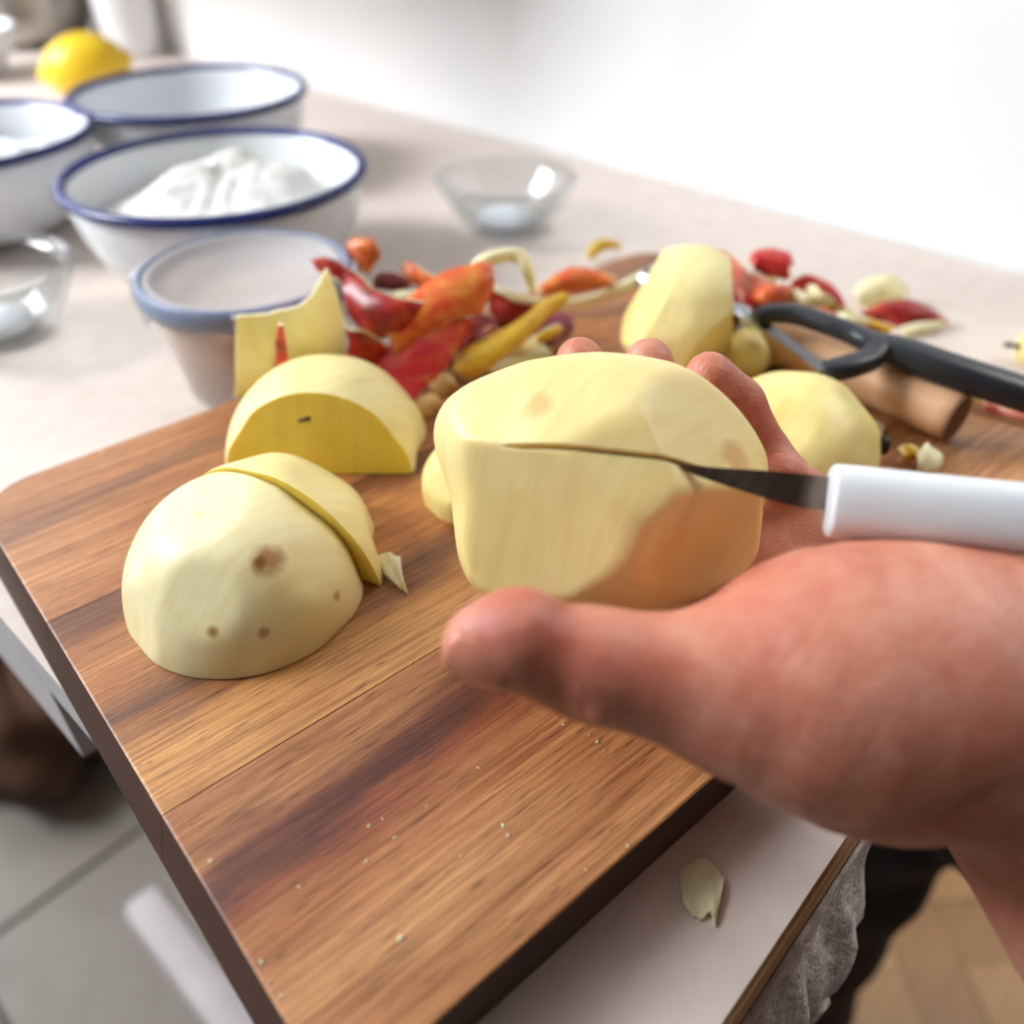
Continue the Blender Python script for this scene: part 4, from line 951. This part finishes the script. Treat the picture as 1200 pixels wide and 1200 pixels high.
peel([(1074, 532, .006), (1086, 520, .009), (1100, 530, .006)], [(1074, 554, .001), (1088, 556, .001), (1100, 550, .001)], 'skin_yellow', 'cream flake above the knife handle', bulge=.002, skin_front=False)
# crumbs scattered on the board
cv, cf = [], []
rc = np.random.RandomState(12)
for px, py in [(164, 897), (176, 892), (306, 1128), (318, 1152), (330, 1168), (590, 968), (596, 980), (540, 1004), (660, 850), (686, 1020), (735, 992), (430, 1010), (118, 530), (350, 1040), (700, 870), (470, 1100), (246, 1010), (432, 968), (448, 960), (462, 982), (500, 945), (690, 862), (708, 880), (560, 900)]:
    c0 = np.array(P(px, py, BOARD_Z)); rr_ = rc.uniform(.0003, .0008); o0 = len(cv)
    for dx, dy, dz in ((1, 0, 0), (-1, 0, 0), (0, 1, 0), (0, -1, 0), (.2, .2, 1)): cv.append(c0 + np.array([dx, dy, 0]) * rr_ * rc.uniform(.6, 1.5) + UPW * (.0002 + dz * rr_ * .8))
    cf += [(o0 + i_, o0 + j_, o0 + 4) for i_, j_ in ((0, 2), (2, 1), (1, 3), (3, 0))] + [(o0, o0 + 3, o0 + 1, o0 + 2)]
o = mk('apple_crumbs', cv, fixn(cv, cf), 'peel_flesh', smooth=False); tag(o, 'tiny pale apple crumbs scattered over the cutting board', 'crumbs', kind='stuff')
peel([(862, 330, .024), (880, 318, .028), (905, 330, .024), (918, 346, .016)], [(868, 372, .006), (886, 366, .008), (904, 366, .008), (920, 362, .009)], 'skin_pink', 'broad pale pink peel between the upright quarter and the red arch', bulge=.004)
# lone chips
peel([(438, 655, .001), (452, 648, .005), (468, 652, .007)], [(446, 668, .001), (460, 682, .002), (478, 696, .001)], 'skin_yellow', 'tiny pale apple chip on the board beside the bruised half', bulge=.001, skin_front=False, name='apple_chip', cat='chip')
peel([(796, 1022, .0012), (812, 1010, .0015), (836, 1012, .0012), (848, 1030, .001)], [(800, 1058, .001), (814, 1076, .0012), (830, 1072, .001), (838, 1084, .0008)], 'skin_yellow', 'thin translucent apple shaving on the white tabletop', z=TABLE_Z, bulge=.0006, skin_front=False, name='apple_chip', cat='chip')
# stalk end lying near the wall
apple_piece('apple_stalk_end', np.array(P(1208, 424, TABLE_Z)) + UPW * .008, .011, IMG_R, UPW, [((0, 0, TABLE_Z + .0004), (0, 0, -1))], 'flesh_b', 'cutflesh', 'yellow apple stalk end with its stem, at the table edge by the wall', seed=31, facets=6)
st = bpy.data.objects['apple_stalk_end']; b = np.array(P(1208, 424, TABLE_Z)) + UPW * .009
V, Fc = sweep([b - IMG_R * .009, b - IMG_R * .017 + UPW * .001], [.0012, .0016], 8, 6); mk('stem', V, fixn(V, Fc), 'stem', parent=st)

# ------------------------------------------------------------------ below and around the table end
# sheer grey cloth hanging from the table end
nx, nz = 60, 50; V, Fc = [], []
zs_ = [0, .02, .045, .075, .10, .125, .17, .25, .32]; ys_ = [.0178, .0172, .0085, .0090, .0112, .0095, .005, -.001, -.004]
for i in range(nx):
    s = i / (nx - 1)
    for j in range(nz):
        t_ = j / (nz - 1); dz = .30 * t_ * (.9 + .1 * math.sin(s * 7))
        y = np.interp(dz, zs_, ys_) + (.0030 * math.sin(s * 26 + t_ * 6) + .0016 * math.sin(s * 61 - t_ * 25)) * min(1, t_ * 5)
        x = .045 + .148 * s + (.006 * math.sin(t_ * 23) + .004 * math.sin(t_ * 41 + 1)) * s - .02 * t_ * s
        V.append((x, min(y, .0178), TABLE_Z - .0232 - dz))
n0 = len(V)
for v in list(V): V.append((v[0], v[1] - .0012, v[2]))
for i in range(nx - 1):
    for j in range(nz - 1):
        a_ = i * nz + j; Fc.append((a_, a_ + 1, a_ + nz + 1, a_ + nz)); Fc.append((n0 + a_, n0 + a_ + nz, n0 + a_ + nz + 1, n0 + a_ + 1))
bor = [i * nz for i in range(nx)] + [(nx - 1) * nz + j for j in range(1, nz)] + [i * nz + nz - 1 for i in range(nx - 2, -1, -1)] + list(range(nz - 2, 0, -1))
for i in range(len(bor)): x, y = bor[i], bor[(i + 1) % len(bor)]; Fc.append((x, y, y + n0, x + n0))
o = mk('grey_cloth', V, fixn(V, Fc), 'gauze'); tag(o, 'crumpled sheer grey cloth hanging below the table end', 'cloth')

# trouser leg of the seated person
def leg(x, y, kz=.50):
    return [np.array([x, y, .055]), np.array([x, y + .004, .12]), np.array([x - .004, y - .004, .30]), np.array([x - .006, y - .014, .44]), np.array([x - .01, y - .035, .505])]
V, Fc = sweep(leg(.462, .052), [.066, .062, .058, .058, .050], 22, 40, up=(0, 1, 0)); V = [np.array(v) for v in V]
V = [v + np.array([.003 * math.sin(v[2] * 70 + v[1] * 40), .003 * math.sin(v[2] * 55), 0]) for v in V]
V2, F2 = sweep([np.array([.455, .025, .478]), np.array([.455, -.16, .49]), np.array([.46, -.40, .50])], [.058, .072, .085], 22, 30)
mk('trousers', V, fixn(V, Fc), 'dark_cloth', parent=person); mk('trousers', V2, fixn(V2, F2), 'dark_cloth', parent=person)
V, Fc = sweep([np.array([.462, .00, .04]), np.array([.462, .06, .045]), np.array([.464, .14, .038]), np.array([.466, .20, .03])], [.036, .042, .044, .03], 20, 24, flat=.85); V = [(v[0], v[1], max(v[2], .012)) for v in V]
mk('shoe', V, fixn(V, Fc), 'navy', parent=person)

# upper body of the seated person, beyond the picture edge
def shell(name, prims, h, m, par, it=3):
    lo_ = np.min([np.minimum(a, b) - max(ra, rb) - .03 for a, b, ra, rb, k in prims], 0); hi_ = np.max([np.maximum(a, b) + max(ra, rb) + .03 for a, b, ra, rb, k in prims], 0)
    G2 = SDF(lo_, hi_, h)
    for a, b, ra, rb, k in prims: G2.cone(a, b, ra, rb, k)
    V, Fc = surface_nets(G2.D, G2.lo, G2.h); return mk(name, smooth_mesh(V, Fc, it), Fc, m, parent=par)
A_ = np.array
ew = cc(elb); fd = (cc(elb) - cc(wr)); fd /= np.linalg.norm(fd)
lsh, rsh = A_([.29, -.40, 1.02]), A_([.63, -.40, 1.02])
shell('sweater', [(A_([.46, -.46, .60]), A_([.46, -.44, .80]), .115, .12, .03), (A_([.40, -.45, .80]), A_([.40, -.43, .96]), .10, .10, .05), (A_([.52, -.45, .80]), A_([.52, -.43, .96]), .10, .10, .05),
      (lsh, rsh, .065, .065, .05), (lsh, ew + A_([.012, -.02, .01]), .060, .047, .03), (ew - fd * .045, ew + A_([.006, -.012, .004]), .043, .046, .012),
      (rsh, A_([.66, -.30, .74]), .060, .046, .03), (A_([.66, -.30, .74]), A_([.58, -.16, .62]), .046, .036, .02)], .008, 'knit', person)
hd = A_([.45, -.36, 1.27])
head = shell('head', [(A_([.455, -.42, 1.03]), A_([.452, -.39, 1.17]), .052, .048, .02), (hd + A_([0, -.015, .03]), hd + A_([0, -.005, .031]), .080, .080, .02), (hd + A_([0, .02, -.03]), hd + A_([0, .03, -.06]), .060, .042, .03),
      (hd + A_([0, .078, .0]), hd + A_([0, .094, -.022]), .008, .012, .012), (hd + A_([-.082, -.01, .0]), hd + A_([-.084, -.012, -.02]), .012, .009, .006), (hd + A_([.082, -.01, .0]), hd + A_([.084, -.012, -.02]), .012, .009, .006),
      (hd + A_([-.018, .072, -.050]), hd + A_([.018, .072, -.050]), .007, .007, .006)], .005, 'hand', person)
shell('hair', [(hd + A_([0, -.028, .045]), hd + A_([0, -.02, .046]), .086, .086, .02), (hd + A_([0, -.055, .0]), hd + A_([0, -.07, -.07]), .072, .05, .03), (hd + A_([0, -.11, -.02]), hd + A_([0, -.12, .0]), .035, .035, .02)], .006, 'dark_hair', person)
for sx in (-1, 1):
    V, Fc = lathe([(.0001, .0102), (.005, .0088), (.0088, .005), (.0102, 0), (.0088, -.005), (.0001, -.0102)], tuple(hd + A_([sx * .031, .060, .006])), 16); mk('eye', V, fixn(V, Fc), 'eye', parent=head)
rh = A_([.57, -.145, .612])
shell('right_hand', [(A_([.60, -.19, .645]), rh, .026, .024, .01), (rh, rh + A_([-.03, .035, -.012]), .024, .018, .01)] + [(rh + A_([-.03 + k_ * .014, .03 + k_ * .004, -.012]), rh + A_([-.05 + k_ * .016, .085 - abs(k_ - 1) * .008, -.030]), .0095, .0075, .002) for k_ in range(4)] + [(rh + A_([-.018, .0, -.004]), rh + A_([-.062, .03, -.014]), .012, .0085, .004)], .003, 'hand', person)
V, Fc = sweep([A_([.36, -.46, .505]), A_([.46, -.45, .53]), A_([.56, -.46, .505])], [.085, .10, .085], 20, 20, up=(0, 1, 0)); mk('trousers', V, fixn(V, Fc), 'dark_cloth', parent=person)
V, Fc = sweep([A_([.57, -.44, .50]), A_([.62, -.32, .49]), A_([.65, -.22, .475])], [.085, .072, .058], 20, 24); mk('trousers', V, fixn(V, Fc), 'dark_cloth', parent=person)
V, Fc = sweep([A_([.652, -.205, .48]), A_([.655, -.25, .28]), A_([.66, -.33, .07])], [.052, .056, .062], 20, 24, up=(0, 1, 0)); mk('trousers', V, fixn(V, Fc), 'dark_cloth', parent=person)
V, Fc = sweep([A_([.66, -.40, .04]), A_([.66, -.34, .045]), A_([.662, -.26, .038]), A_([.664, -.21, .03])], [.036, .042, .044, .034], 20, 24, flat=.85); V = [(v[0], v[1], max(v[2], .0)) for v in V]; mk('shoe', V, fixn(V, Fc), 'navy', parent=person)
so = empty('wooden_stool', (.46, -.46, 0), 'wooden stool under the seated person at the table end', 'stool')
V, Fc = lathe([(.0001, 0), (.150, 0), (.158, .006), (.158, .022), (.150, .028), (.0001, .028)], (.46, -.46, .382), 40); mk('seat', V, fixn(V, Fc), 'beech', parent=so, sharp=40)
for sx in (-1, 1):
    for sy in (-1, 1):
        V, Fc = sweep([A_([.46 + sx * .13, -.46 + sy * .13, 0]), A_([.46 + sx * .09, -.46 + sy * .09, .382])], [.014, .018], 12, 8); mk('leg', V, fixn(V, Fc), 'beech', parent=so)

# brown sack on the tiles
d, T, Ph = sphere_dirs(56, 40)
z = d[..., 2]; r = 1 + .10 * np.sin(Ph * 5 + z * 3) * (1 - z * z) + .06 * np.sin(Ph * 9 + 2 * z) + .05 * np.sin(z * 9 + Ph * 2)
bc_ = np.array([.10, .93, 0]); V = (d * r[..., None]).reshape(-1, 3) * np.array([.12, .12, .11]) + bc_; V[:, 2] += .10; V[:, 2] = np.maximum(V[:, 2], .0005)
o = mk('brown_sack', V, sphere_faces(56, 40), 'brown_sack'); tag(o, 'lumpy brown sack on the floor tiles under the table', 'sack')
